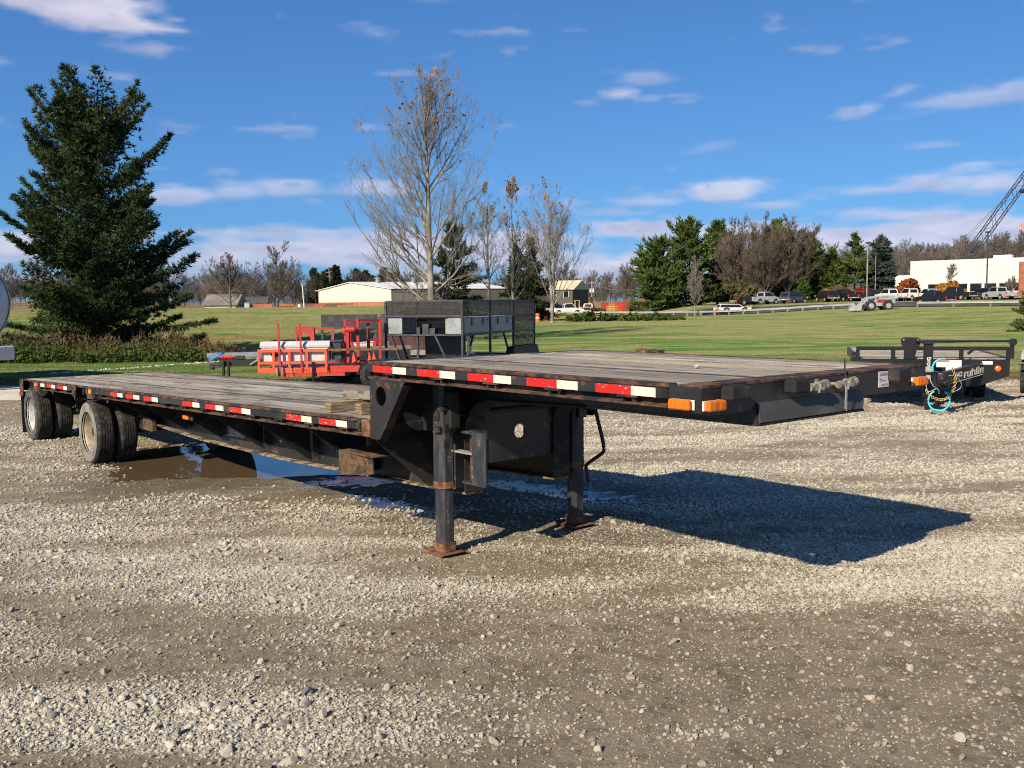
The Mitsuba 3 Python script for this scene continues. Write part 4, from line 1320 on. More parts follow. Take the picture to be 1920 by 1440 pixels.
mat("hill_floor", speckle((.12, .085, .05), (.19, .145, .09), .06, .3, .7), .95, spec=.05)
az = np.radians(np.linspace(-75, 75, 90))
rr = np.concatenate([np.linspace(235, 520, 24), np.linspace(560, 1100, 8)])
A_, R_ = np.meshgrid(az, rr)
X, Y = R_ * np.sin(A_), R_ * np.cos(A_)
Z = far_hill(X, Y)
Z[0] -= 6
n_, m_ = len(az), len(rr)
i_ = (np.arange(m_ - 1)[:, None] * n_ + np.arange(n_ - 1)).ravel()
structure("wooded_hills", trimesh.Trimesh(np.stack([X.ravel(), Y.ravel(), Z.ravel()], 1), np.vstack([np.stack([i_, i_ + 1, i_ + n_ + 1], 1), np.stack([i_, i_ + n_ + 1, i_ + n_], 1)]), process=False), "hill_floor", "low brown hills behind the buildings", smooth=True)
labels["bare_wood"] = {"label": "bare brown woods covering the far hills", "category": "woods", "kind": "stuff"}
g = np.random.default_rng(90)
cnt = 0
for k in range(1500):
    a = math.radians(g.uniform(-36, 36))
    r = 240 + 330 * g.random() ** .8
    x, y = r * math.sin(a), r * math.cos(a)
    az_ = math.degrees(a)
    if r < 300 and (az_ > 20 or -12.5 < az_ < 3):
        continue
    z = float(far_hill(x, y)) - .4
    cnt += 1
    s = g.uniform(.6, 1.0) * (1 if az_ > 12 else .72)
    scene[f"bare_wood__{cnt:03d}"] = {"type": "instance", "group": {"type": "ref", "id": f"wood_model_{'abcd'[g.integers(0, 4)]}"},
                                      "to_world": mi.ScalarTransform4f().translate([x, y, z]).rotate([0, 0, 1], float(g.uniform(0, 360))).scale(s)}


def fir_model(seed, h, r):
    g = np.random.default_rng(seed)
    n = 110
    lev = g.uniform(.08, .97, n)
    a = g.uniform(0, 6.28, n)
    L = r * (1.05 - lev) * g.uniform(.8, 1.1, n)
    d = np.stack([np.cos(a), np.sin(a), np.full(n, -.12)], 1)
    P = limb_curve(np.stack([0 * lev, 0 * lev, h * lev], 1), d, L, np.zeros(n), g, 3)
    return cat([tubes(np.array([[[0, 0, -.5], [0, 0, h]]]), np.array([[.2, .03]]), 5), needles(P, g, 26, .55, .4, .05, .4, 0, .25)])


tree_group("fir_model", [(fir_model(300, 13, 3.4), "spruce_needles")])
labels["far_firs"] = {"label": "dark row of firs on the skyline left of the pale warehouse roof", "category": "woods", "kind": "stuff"}
cnt = 0
for a0, a1, n, r0, s0 in ((-11.6, -6.6, 46, 330, .95), (22.5, 25.5, 10, 500, .9), (26.4, 29, 10, 470, .9)):
    for k in range(n):
        a = math.radians(g.uniform(a0, a1))
        r = r0 + g.uniform(-15, 40)
        x, y = r * math.sin(a), r * math.cos(a)
        cnt += 1
        scene[f"far_firs__{cnt:03d}"] = {"type": "instance", "group": {"type": "ref", "id": "fir_model"},
                                         "to_world": mi.ScalarTransform4f().translate([x, y, float(far_hill(x, y)) - .5]).rotate([0, 0, 1], float(g.uniform(0, 360))).scale(float(s0 * g.uniform(.7, 1.1)))}

# ------------------------------------------------------------------ machines and trailers at the edge of the lot
mat("safety_red", speckle((.484, .039, .017), (.390, .035, .023), 6, .35, .7), .5)
mat("safety_orange", speckle((.624, .090, .027), (.562, .078, .031), 5, .35, .7), .5)
mat("frame_red", speckle((.390, .027, .027), (.312, .027, .023), 5, .35, .7), .5)
mat("gloss_black", (.012, .012, .013), .3)
mat("flat_black", speckle((.014, .014, .015), (.03, .03, .031), 8, .4, .75), .55)
mat("slate_steel", speckle((.026, .030, .040), (.05, .054, .064), 6, .4, .7), .5)
mat("galvanised", speckle((.328, .351, .374), (.257, .281, .304), 5, .35, .7), .4, metallic=.4)
mat("pale_grey_paint", (.359, .382, .406), .45)
mat("maroon_paint", speckle((.078, .039, .039), (.109, .066, .062), 2, .35, .7), .35)
mat("dark_glass", (.012, .014, .017), .08, spec=.6)
mat("blue_hose", (.02, .13, .42), .4)
mat("cyan_hose", (.05, .52, .80), .35)
mat("coil_red", (.62, .02, .025), .35)
mat("gold_chain", (.55, .40, .14), .35, metallic=.6)
mat("box_grey", speckle((.30, .295, .275), (.25, .245, .23), 3, .35, .7), .5, metallic=.2)
mat("tan_paint", (.56, .48, .33), .7)
mat("bin_white", (.608, .608, .593), .5)


def tread(ms, x):
    return cat(ms)


def checker_plate(p, n, uv):
    u = p.x * 60 + p.z * 60
    v = p.x * 60 - p.z * 60
    return mix((.515, .523, .538), (.655, .663, .671), smoothstep(.6, .8, noise(u, v, 1.0)))


mat("diamond_plate", proc(checker_plate), .4, metallic=.2)


def wheel(key, m, r, w, rim="galvanised", rubber_m="rubber", name="wheel", rim_r=.58):
    """A wheel about local y at the origin of m, outer face towards -y."""
    prof = [(r * rim_r, -w / 2 + .01), (r * .8, -w / 2), (r * .95, -w / 2 + .01), (r, -w / 2 + w * .16), (r, -.004), (r - .012, -.003), (r - .012, .003), (r, .004), (r, w / 2 - w * .16), (r * .95, w / 2 - .01), (r * .8, w / 2), (r * rim_r, w / 2 - .01)]
    rot = trimesh.transformations.rotation_matrix(math.pi / 2, [1, 0, 0])
    k = part(key, name, mv(mv(turned(prof, 32), rot), m), rubber_m, smooth=35)
    dish = [(r * (rim_r + .02), -w / 2 + .01), (r * rim_r, -w / 2 + .02), (r * (rim_r - .05), -w / 2 + .06), (r * .32, -w / 2 + .075), (r * .30, -w / 2 + .03), (r * .22, -w / 2 + .02), (.001, -w / 2 + .018)]
    d = mv(turned([(a, -b) for a, b in dish], 28), rot)
    part(k, "rim", mv(d, m), rim, smooth=35)
    return k


def P(key, name, m, mesh, mt, smooth=False, label=None):
    return part(key, name, mv(mesh, m), mt, smooth, label)


# --- mesh sided landscape trailer with tool boxes
C0 = np.array([-1.33, 26.0, 0.0])
C0[2] = gz(C0[0], C0[1])
cm = M4((.375, .927, 0), (-.927, .375, 0), C0)           # x along its side, y across its nose towards the left
cage = thing("cage_trailer", "black mesh sided trailer with two aluminium tool boxes and a dark open front", "trailer")
LX, WY, Z0, Z1, Z2, Z3 = 5.5, 2.35, .62, 1.40, 1.92, 2.33
for x in (0, 1.9, 3.7, LX):
    for y in (0, WY):
        P(cage, "post", cm, box(x - .03, x + .03, y - .03, y + .03, .62, Z3, .004), "slate_steel")
for z in (Z0, Z1, Z2, Z3):
    for y in (0, WY):
        P(cage, "side_bar", cm, box(.03, LX - .03, y - .022, y + .022, z - .025, z + .025), "slate_steel")
    for x in (0, LX):
        P(cage, "cross_bar", cm, box(x - .022, x + .022, .03, WY - .03, z - .025, z + .025), "slate_steel")
P(cage, "floor", cm, box(0, LX, 0, WY, .52, .60), "flat_black")
P(cage, "shelf", cm, box(.03, LX - 1.2, .03, WY - .03, 1.36, 1.39), "slate_steel")


def screen(m, axis, a0, a1, z0, z1, at, step=.035):
    aa = np.arange(a0, a1, step)
    zz = np.arange(z0, z1, step)
    q = []
    r = .0065
    for a in aa:
        q.append(box(a - r, a + r, at - .002, at + .002, z0, z1) if axis == 0 else box(at - .002, at + .002, a - r, a + r, z0, z1))
    for z in zz:
        q.append(box(a0, a1, at - .003, at + .003, z - r, z + r) if axis == 0 else box(at - .003, at + .003, a0, a1, z - r, z + r))
    return mv(cat(q), m)


for k_, (axis, a0, a1, z0, z1, at) in enumerate(((1, .03, WY - .03, Z2 + .02, Z3 - .02, 0), (0, .03, 1.87, Z2 + .02, Z3 - .02, 0), (0, 1.93, 3.67, Z2 + .02, Z3 - .02, 0), (0, 3.73, LX - .03, Z2 + .02, Z3 - .02, 0), (0, 3.73, LX - .03, Z1 + .02, Z2 - .02, 0), (0, 3.73, LX - .03, Z0 + .02, Z1 - .02, 0),
                                                (0, .03, LX - .03, Z1 + .02, Z3 - .02, WY), (1, .03, WY - .03, Z1 + .02, Z3 - .02, LX))):
    part(cage, "mesh_screen", screen(cm, axis, a0, a1, z0, z1, at), "flat_black")
for x0, x1 in ((.08, 1.85), (1.95, 3.62)):
    k = P(cage, "tool_box", cm, box(x0, x1, .0, .55, Z1 + .03, Z2 - .04, .01), "box_grey", label="aluminium tool box with two black handles")
    P(k, "door", cm, box(x0 + .05, x1 - .05, -.012, .0, Z1 + .06, Z2 - .07, .004), "box_grey")
    for f in (.30, .73):
        xx = x0 + (x1 - x0) * f
        P(k, "handle", cm, mv(mv(turned([(.001, .0), (.055, .0), (.05, .02), (.001, .02)], 16), np.diag([1, 2.0, 1, 1])), M4((1, 0, 0), (0, 0, 1), (xx, -.013, Z2 - .17))), "gloss_black")
    P(k, "badge", cm, box(x1 - .22, x1 - .10, -.015, -.012, Z2 - .16, Z2 - .10), "gloss_black")
for y0, y1 in ((.02, .46), (1.86, 2.31)):
    P(cage, "box_end", cm, box(.04, .06, y0, y1, Z1 + .03, Z2 - .04, .004), "galvanised", label="bright aluminium box end at the nose")
P(cage, "box_back", cm, box(.9, .92, .50, 1.85, Z1 + .03, Z3 - .1), "gloss_black")
P(cage, "inner_panel", cm, box(.95, .97, .35, 1.62, .60, Z1 - .04), "gloss_black")
for y0, y1, h in ((.95, 1.12, .18), (1.15, 1.34, .30), (1.42, 1.52, .2)):
    P(cage, "carton", cm, box(.25, .45, y0, y1, Z1 + .005, Z1 + h), "slate_steel")
for x0, y0, x1, y1 in ((.0, 2.2, .0, 1.9), (.0, .55, .0, .15)):
    P(cage, "nose_brace", cm, bar((0, y0 if x0 == 0 and y0 > 1 else .82, Z1), (0, y0 - .3 if y0 > 1 else .45, .66), .05), "slate_steel")
for x in (.75, 2.9):
    P(cage, "side_brace", cm, bar((x, 0, Z1), (x - .55 if x < 2 else x + .5, 0, .66), .05), "slate_steel")
    P(cage, "far_brace", cm, bar((x, WY, Z1), (x + .5, WY, .66), .05), "slate_steel")
P(cage, "fender", cm, mv(slab_y(sg.Polygon([(3.2, .95), (5.1, .95), (5.3, .70), (5.3, .64), (3.0, .64), (3.0, .70)]), -.25, 0), np.eye(4)), "flat_black")
for x in (3.7, 4.6):
    wheel(cage, cm @ M4(o=(x, -.12, .34)), .34, .2)
    wheel(cage, cm @ M4(o=(x, WY + .12, .34)) @ trimesh.transformations.rotation_matrix(math.pi, [0, 0, 1]), .34, .2)
P(cage, "tongue", cm, cat([bar((0, .3, .55), (-1.3, 1.17, .55), .1), bar((0, 2.05, .55), (-1.3, 1.17, .55), .1)]), "flat_black")
P(cage, "ramp_gate", cm, cat([bar((LX + .05, .05, .62), (LX + .25, .05, 2.2), .05), bar((LX + .05, WY - .05, .62), (LX + .25, WY - .05, 2.2), .05), bar((LX + .25, .05, 2.2), (LX + .25, WY - .05, 2.2), .05), bar((LX + .15, .05, 1.4), (LX + .15, WY - .05, 1.4), .05)]), "slate_steel")

# --- maroon pickup behind the mesh trailer
def pickup(label, m, paint, g=None, L=5.6, Wd=1.95, H=1.85, cab=(.40, .74), bed=True, group=None, cat_="pickup truck", name="pickup_truck", suv=False, chrome=True):
    """A truck in its own frame: x ahead from its tailgate, y to the left, z up."""
    key = thing(name, label, cat_, group)
    c0, c1 = cab[0] * L, cab[1] * L
    belt = .60 * H if not suv else .56 * H
    rw, rf = L * .24, L * .80
    r = .39
    low = .34
    prof = [(0, .52), (0.02, belt), (c0, belt + .02), (c1 + .35, belt), (L - .08, belt - .12), (L, .75), (L, .45), (L - .1, .38), (.1, .42)]
    body = sg.Polygon(prof)
    for xw in (rw, rf):
        body = body.difference(sg.Point(xw, r).buffer(r + .09, 10))
    shell = slab_y(body, -Wd / 2, Wd / 2)
    P(key, "body", m, shell, paint)
    if suv:
        rp = [(.10, belt), (.28, H - .06), (.6, H), (c1 - .55, H), (c1 + .25, belt)]
    else:
        rp = [(c0, belt), (c0 + .16, H - .05), (c0 + .4, H), (c1 - .50, H), (c1 + .28, belt)]
    top = sg.Polygon(rp)
    cabm = slab_y(top, -Wd / 2 + .08, Wd / 2 - .08)
    v = np.array(cabm.vertices)
    v[:, 1] *= 1 - .17 * np.clip((v[:, 2] - belt) / (H - belt), 0, 1)
    P(key, "cab", m, trimesh.Trimesh(v, cabm.faces, process=False), paint)
    w = top.buffer(-.075)
    gl = slab_y(w, -Wd / 2 + .06, Wd / 2 - .06)
    v = np.array(gl.vertices)
    v[:, 1] *= 1 - .155 * np.clip((v[:, 2] - belt) / (H - belt), 0, 1)
    P(key, "side_window", m, trimesh.Trimesh(v, gl.faces, process=False), "dark_glass")
    xb = rp[0][0]
    s_ = (rp[1][0] - rp[0][0]) / (rp[1][1] - belt)
    for nm, xx, hh, ww in (("rear_window", xb, .70, Wd * .68),):
        pl = sg.Polygon([(-ww / 2, belt + .08), (ww / 2, belt + .08), (ww * .44, belt + (H - belt) * .80), (-ww * .44, belt + (H - belt) * .80)])
        q = slab_x(pl, -.02, .0)
        v = np.array(q.vertices)
        v[:, 0] += xb + s_ * (v[:, 2] - belt) - .004
        P(key, nm, m, trimesh.Trimesh(v, q.faces, process=False), "dark_glass")
    ww = Wd * .70
    q = slab_x(sg.Polygon([(-ww / 2, belt + .05), (ww / 2, belt + .05), (ww * .44, H - .10), (-ww * .44, H - .10)]), 0, .02)
    v = np.array(q.vertices)
    v[:, 0] += rp[-1][0] + (rp[-2][0] - rp[-1][0]) / (H - belt) * (v[:, 2] - belt) + .004
    P(key, "windscreen", m, trimesh.Trimesh(v, q.faces, process=False), "dark_glass")
    for s in (-1, 1):
        P(key, "tail_light", m, box(-.02, .08, s * Wd / 2 - s * .02 - .0, s * (Wd / 2 - .17), belt - .42, belt - .06, .01), "red_lens")
        P(key, "head_light", m, box(L - .10, L + .01, s * (Wd / 2 - .05), s * (Wd / 2 - .35), .80, .98, .01), "lamp_white")
        for xw in (rw, rf):
            wheel(key, m @ M4(o=(xw, s * (Wd / 2 - .13), r)) @ (np.eye(4) if s < 0 else trimesh.transformations.rotation_matrix(math.pi, [0, 0, 1])), r, .26, rim="plate_grey")
    P(key, "rear_bumper", m, box(-.12, .0, -Wd / 2 + .05, Wd / 2 - .05, .50, .68, .02), "plate_grey" if chrome else "flat_black")
    P(key, "number_plate", m, box(-.13, -.121, -.16, .16, .55, .66), "bin_white")
    if not suv:
        P(key, "tailgate_panel", m, box(-.012, .01, -Wd / 2 + .22, Wd / 2 - .22, .72, belt - .05, .004), paint)
    return key


def stand(px, depth, yaw, dz=0.0):
    p = spot(px, 570, depth)
    p[2] = float(gz(p[0], depth)) + dz
    return yawed(p, yaw)


pickup("dusty maroon pickup parked behind the mesh sided trailer, left of its open front", stand(752, 33, 97), "maroon_paint", L=5.6, H=1.9)

# --- low service truck bed with white lid and bucket, between red frames and mesh trailer
bedm = yawed(np.array([-4.72, 28.6, float(gz(-4.7, 28.6))]), 20)
srv = thing("utility_trailer", "grey flat trailer with a white lidded chest beside the maroon pickup", "trailer")
P(srv, "bed", bedm, box(-.3, 1.6, -.6, .6, .62, .92, .01), "slate_steel")
P(srv, "side_board", bedm, box(-.3, 1.6, -.62, -.6, .92, 1.04), "galvanised")
wheel(srv, bedm @ M4(o=(.9, -.5, .33)), .33, .2)
wheel(srv, bedm @ M4(o=(.9, .5, .33)) @ trimesh.transformations.rotation_matrix(math.pi, [0, 0, 1]), .33, .2)
ch = thing("chest", "white lidded chest standing on the grey flat trailer", "chest")
P(ch, "body", bedm, box(-.2, .5, -.5, .2, .925, 1.13, .01), "bin_white")
P(ch, "lid", bedm, box(-.22, .52, -.52, .22, 1.133, 1.17, .01), "bin_white")
whole("bucket", mv(turned([(.001, 0), (.07, 0), (.085, .2), (.088, .2), (.088, .21), (.001, .21)], 18), bedm @ M4(o=(1.0, -.1, .925))), "bin_white", "white plastic bucket on the grey flat trailer", "bucket", smooth=35)

# --- orange and red equipment trailer
eq = thing("equipment_trailer", "low orange red equipment trailer with tall red frames and a black tyre at right", "trailer")
em = yawed(np.array([*spot(484, 690, 25.6)[:2], 0.0]), 3)
em[2, 3] = float(gz(em[0, 3], em[1, 3])) + .38
for z0, z1, nm in ((.62, .70, "top_rail"), (.30, .37, "lower_rail")):
    P(eq, nm, em, box(0, 1.84, -.04, .04, z0, z1, .006), "safety_orange")
P(eq, "bottom_beam", em, box(.0, 1.84, -.05, .03, .06, .20, .006), "safety_orange")
for x in (.03, .42, .84, 1.30, 1.81):
    P(eq, "rail_post", em, box(x - .035, x + .035, -.035, .035, .20, .62, .005), "safety_orange")
P(eq, "deck", em, box(.25, 2.7, .3, 3.1, .12, .20), "frame_red")
P(eq, "front_sill", em, box(.5, 2.3, -.03, .06, -.03, .06), "safety_red")
P(eq, "side_beam", em, box(1.86, 2.70, .05, .15, .06, .24, .01), "safety_red")
for x in (.60, 1.17):
    P(eq, "stake_rod", em, bar((x, -.06, .1), (x - .03, -.06, 1.38), .05), "frame_red", label="thin red upright")
ringp = sg.Polygon([(0, 0), (.5, 0), (.5, .62), (.45, .66), (.0, .66)]).difference(sg.Point(.22, .32).buffer(.18, 14).union(sg.box(.04, -.1, .40, .32)))
P(eq, "arch_frame", em, slab_y(mv2 := shapely.affinity.translate(ringp, .92, .62), .55, .75), "frame_red", label="red arch frame")
P(eq, "arch_rail", em, cat([box(1.42, 1.95, .6, .66, 1.20, 1.26), box(1.88, 1.95, .6, .66, .62, 1.26)]), "frame_red")
for x, z, y in ((2.28, 1.45, .5), (2.62, 1.48, .45), (2.86, 1.36, .9), (3.18, 1.45, .9), (2.36, 1.2, .3)):
    P(eq, "rack_post", em, box(x - .04, x + .04, y - .04, y + .04, .30, z, .005), "frame_red")
for a, b in (((2.28, .5, 1.44), (3.2, .9, 1.44)), ((2.62, .45, 1.46), (3.18, .9, 1.42)), ((2.2, .35, 1.12), (2.62, .4, 1.16)), ((2.28, .5, .86), (3.18, .9, .90)), ((2.28, .5, .62), (2.62, .45, .62)), ((2.24, .4, 1.25), (2.5, .3, .72))):
    P(eq, "rack_rail", em, bar(a, b, .06), "frame_red")
P(eq, "winch", em, cat([rod((2.3, .32, 1.2), (2.55, .32, 1.2), .09, 12), rod((2.40, .34, .70), (2.44, .34, 1.12), .035, 8)]), "frame_red", smooth=40)
for x in (2.48, 2.9, 3.02):
    P(eq, "flag_tab", em, slab_y(sg.Polygon([(x, .30), (x + .12, .36), (x + .05, .62)]), .0, .02), "safety_orange")
P(eq, "cross_rail", em, box(1.84, 3.75, .0, .05, .64, .70), "rust")
P(eq, "fender", em, slab_y(sg.Polygon([(2.62, .0), (2.75, .30), (3.0, .40), (3.6, .40), (3.6, .34), (3.05, .34), (2.82, .25), (2.70, .0)]), -.1, .35), "gloss_black")
wheel(eq, em @ yawed((3.05, .05, -.02), 38), .37, .24, rim="pale_grey_paint", rim_r=.55)
wheel(eq, em @ yawed((2.0, 2.6, -.02), 38), .37, .24, rim="pale_grey_paint", rim_r=.55)
P(eq, "hook", em, cat([rod((.52, -.09, .02), (.52, -.09, .22), .03, 8), rod((.66, -.09, .02), (.66, -.09, .22), .03, 8)]), "cast_metal", smooth=40)
P(eq, "jack", em, cat([rod((1.47, -.1, -.36), (1.47, -.1, .36), .035, 10), box(1.40, 1.54, -.16, -.04, -.38, -.36)]), "gloss_black", smooth=40)
P(eq, "cable", em, pipe([(.78, -.1, .36), (.86, -.1, .28), (.90, -.1, .10), (.92, -.1, -.08)], .012, 6, 16), "galvanised", smooth=True)
sc_ = P(eq, "number_mark", em, mv(lettering("16 1913", .07, np.eye(4), .002), M4((1, 0, 0), (0, 0, 1), (.98, -.0525, .10))), "print_black")

bx = thing("tool_chest", "long bright diamond plate aluminium chest lying on the orange trailer", "tool box")
P(bx, "body", em, box(.08, 1.86, .08, .62, .37, .74, .01), "diamond_plate")
P(bx, "lid", em, mv(slab_x(sg.Polygon([(.05, .742), (.65, .742), (.66, .80), (.58, .90), (.12, .90), (.04, .80)]), .05, 1.9), np.eye(4)), "diamond_plate")
P(bx, "latch", em, cat([box(.34, .56, .055, .082, .52, .58, .005), box(.40, .50, .05, .082, .49, .64, .005)]), "gloss_black")
bx2 = thing("tool_chest", "dark grey chest end behind the bright diamond plate chest", "tool box")
P(bx2, "body", em, box(1.92, 2.20, .2, 1.1, .40, .86, .02), "slate_steel")
P(bx2, "lid", em, box(1.90, 2.22, .18, 1.12, .863, .91, .02), "slate_steel")

hb = thing("headboard", "tall black headboard on two posts behind the red frames", "headboard")
hm = yawed(np.array([*spot(606, 690, 28.5)[:2], 0.0]), 2)
hm[2, 3] = float(gz(hm[0, 3], hm[1, 3])) + .1
P(hb, "panel", hm, box(-.02, 1.64, -.03, .03, 1.44, 1.86, .006), "slate_steel")
for x in (.0, 1.62):
    P(hb, "post", hm, box(x - .035, x + .035, -.035, .035, .0, 1.44, .005), "slate_steel")
P(hb, "foot_rail", hm, box(-.1, 1.72, -.05, .05, .0, .08), "slate_steel")

# --- black drawbar trailer with coiled hoses
dw = thing("drawbar_trailer", "black trailer drawbar with a long grey beam and coupling, left of the orange trailer", "trailer drawbar")
dm = yawed(np.array([*spot(405, 690, 27.3)[:2], 0.0]), 9)
dm[2, 3] = float(gz(dm[0, 3], dm[1, 3])) + .27
P(dw, "drawbar", dm, box(.10, 1.5, -.08, .08, .26, .46, .01), "flat_black")
P(dw, "coupling", dm, cat([box(-.12, .12, -.06, .06, .24, .34, .01), rod((-.10, 0, .18), (-.10, 0, .34), .07, 12)]), "flat_black", smooth=40)
P(dw, "jack", dm, cat([rod((.22, -.12, -.25), (.22, -.12, .42), .045, 10), rod((.36, -.12, -.1), (.36, -.12, .40), .04, 10), box(.14, .30, -.2, -.04, -.27, -.25)]), "flat_black", smooth=40)
P(dw, "grey_beam", dm, box(-.28, 1.4, .25, .35, .50, .64, .01), "galvanised", label="long grey steel beam")
P(dw, "chain_box", dm, box(.55, .8, -.1, .1, .46, .56, .01), "slate_steel")
P(dw, "strut", dm, bar((.95, -.1, .30), (1.4, -.1, .58), .05), "galvanised")


def coil(m, x0, x1, z, r, turns, rad):
    t = np.linspace(0, 1, turns * 10)
    p = np.stack([x0 + (x1 - x0) * t, r * np.cos(t * turns * 2 * np.pi), z + r * np.sin(t * turns * 2 * np.pi)], 1)
    return mv(tubes(p[None], np.full((1, len(p)), rad), 6), m)


part(dw, "red_hose", coil(dm, .16, .50, .52, .05, 9, .015), "coil_red", smooth=True, label="red coiled hose")
part(dw, "blue_hose", mv(cat([pipe([(-.18, -.05, .40 + .02 * i), (-.02, -.05, .50 + .02 * i), (.15, -.06, .60 + .012 * i), (.24, .0, .62)], .014, 6, 16) for i in range(6)]), dm), "blue_hose", smooth=True, label="blue hose bundle")

# --- black tag trailer on the right, its drawbar towards us
tg = thing("tag_trailer", "black equipment trailer at right with white lettering on its drawbar and a plank bed", "trailer")
tm_ = yawed(np.array([*spot(1746, 690, 19.3)[:2], 0.0]), -17)      # x to the right, y away
tm_[2, 3] = float(gz(tm_[0, 3], tm_[1, 3])) - .03
hw = 1.43
P(tg, "front_sill", tm_, slab_y(sg.Polygon([(-hw, .98), (hw, .98), (hw, .66), (.85, .44), (-.75, .44), (-hw, .66)]), 0, .08), "gloss_black")
P(tg, "top_rail", tm_, box(-hw, hw, -.005, .06, 1.16, 1.235, .004), "gloss_black")
for x in (-hw + .03, -.72, -.35, .55, hw - .03):
    P(tg, "rail_post", tm_, box(x - .04, x + .04, 0, .055, .98, 1.16, .004), "gloss_black")
g = np.random.default_rng(8)
for i in range(12):
    y0 = .12 + i * .36
    P(tg, "bed_plank", tm_, box(-hw + .06, hw - .06, y0, y0 + .345, .955, .995 + g.uniform(-.003, .003), .004), ["deck_wood_d", "deck_wood_b", "deck_wood_d", "deck_wood_a"][g.integers(0, 4)])
P(tg, "side_rail", tm_, box(-hw, -hw + .06, .08, 4.5, .84, 1.02), "gloss_black")
P(tg, "side_rail", tm_, box(hw - .06, hw, .08, 4.5, .84, 1.02), "gloss_black")
P(tg, "hinge_knuckle", tm_, cat([rod((-hw - .05, .05, .95), (-hw - .05, .2, .95), .06, 10), rod((-hw - .05, .05, 1.08), (-hw - .05, .2, 1.08), .05, 10)]), "gloss_black", smooth=40)
P(tg, "latch_plate", tm_, slab_y(shapely.affinity.translate(sg.Polygon([(-.28, 1.42), (.0, 1.42), (.05, 1.38), (.05, 1.30), (-.02, 1.16), (-.06, .98), (-.26, .98), (-.26, 1.16), (-.32, 1.30), (-.32, 1.38)]), -.26), -.02, .02), "gloss_black", label="upright black plate with bolt holes")
for x in (-.53, -.26):
    P(tg, "bolt", tm_, box(x - .015, x + .015, -.028, -.02, 1.36, 1.39), "galvanised")
P(tg, "jack_post", tm_, cat([box(-.25, -.09, -1.02, -.86, .30, 1.32, .012), box(-.27, -.07, -1.04, -.84, 1.32, 1.35, .004)]), "gloss_black", label="upright jack post")
P(tg, "jack_leg", tm_, cat([rod((-.17, -.94, .02), (-.17, -.94, .32), .045, 12), box(-.29, -.05, -1.06, -.82, .02, .04)]), "gloss_black", smooth=40)
P(tg, "spring_bar", tm_, cat([rod((-.30, -.06, 1.345), (1.46, -.02, 1.345), .022, 8), rod((-.30, -.06, 1.345), (.42, -.05, 1.345), .03, 8)]), "gloss_black", smooth=40, label="long horizontal bar above the rail")
P(tg, "bar_eye", tm_, cat([rod((1.47, -.06, 1.33), (1.47, .06, 1.33), .07, 14), box(1.43, 1.5, -.01, .05, 1.0, 1.3)]), "gloss_black", smooth=40)
P(tg, "gas_strut", tm_, bar((.66, -.04, 1.09), (.80, -.04, 1.22), .05), "gloss_black")
for x, z in ((-1.22, .81), (1.22, .80)):
    P(tg, "round_lamp", tm_, mv(turned([(.001, .03), (.045, .028), (.06, .012), (.062, 0), (.001, 0)], 16), M4((1, 0, 0), (0, 0, 1), (x, -.001, z))), "amber", smooth=50, label="round amber lamp")
P(tg, "decal", tm_, box(.93, 1.12, -.003, -.001, .88, .95), "bin_white")
# drawbar: two beams that meet at the coupling
DX = np.eye(4)
DX[0, 3] = -.45
tmd = tm_ @ DX
A_, B_ = np.array([.42, -2.0, .74]), np.array([1.35, .0, .80])
P(tg, "drawbar", tmd, bar(A_, B_, .10, .24, .006), "gloss_black", label="black drawbar with white lettering")
P(tg, "drawbar", tmd, bar((.36, -2.0, .74), (-.35, .0, .78), .10, .24, .006), "gloss_black")
d_ = (B_ - A_) / np.linalg.norm(B_ - A_)
nrm = np.cross(d_, [0, 0, 1])
o_ = A_ + d_ * .55 + nrm * .052
P(tg, "name_lettering", tmd, mv(lettering("ruhlin", .135, np.eye(4), .003), M4(d_, (0, 0, 1), o_ + d_ * .45 - np.array([0, 0, .075])) @ np.diag([2.6, 1, 1, 1])), "bin_white", label="white lettering on the drawbar")
P(tg, "number_lettering", tmd, mv(lettering("042", .09, np.eye(4), .003), M4(d_, (0, 0, 1), o_ + d_ * -.05 - np.array([0, 0, .03])) @ np.diag([1.8, 1, 1, 1])), "bin_white")
P(tg, "edge_line", tmd, bar(A_ + d_ * .4 + nrm * .053 - [0, 0, .112], B_ + nrm * .053 - [0, 0, .112], .012, .006), "bin_white")
P(tg, "post_lettering", tmd, mv(lettering("brown", .075, np.eye(4), .002), M4((0, 0, -1), (1, 0, 0), (.255, -1.0215, 1.08))), "bin_white", label="white lettering down the jack post")
P(tg, "instruction_board", tmd, cat([box(.46, .92, -.62, -.60, .86, 1.0, .002), box(.64, .92, -.62, -.60, .72, .86, .002)]), "bin_white", label="white instruction board")
P(tg, "board_stripe", tmd, box(.46, .70, -.624, -.621, .965, .998), "safety_orange")
P(tg, "coupling_head", tmd, cat([box(.30, .50, -2.10, -1.86, .58, .86, .03), rod((.40, -2.34, .70), (.40, -2.05, .70), .07, 12), mv(trimesh.creation.torus(.07, .025, 20, 10), M4((1, 0, 0), (0, 1, 0), (.40, -2.40, .70)))]), "gloss_black", smooth=45)
P(tg, "plug", tmd, cat([box(.13, .27, -1.95, -1.86, .85, .95, .01), box(.14, .22, -1.98, -1.9, .72, .80, .01)]), "plate_grey", label="pale plug socket")
P(tg, "wire", tmd, cat([pipe([(.2, -1.92, .80), (.24, -1.98, .64), (.32, -1.98, .58), (.40, -1.98, .70)], .009, 6, 20), pipe([(.14, -1.95, .66), (.20, -1.98, .50), (.30, -2.0, .55), (.36, -2.0, .47)], .009, 6, 20), pipe([(.52, -1.9, .78), (.68, -1.9, .75), (.74, -1.9, .60), (.62, -1.9, .50), (.45, -1.95, .50)], .007, 6, 24)]), "galvanised", smooth=True)
th = np.linspace(math.radians(118), math.radians(418), 40)
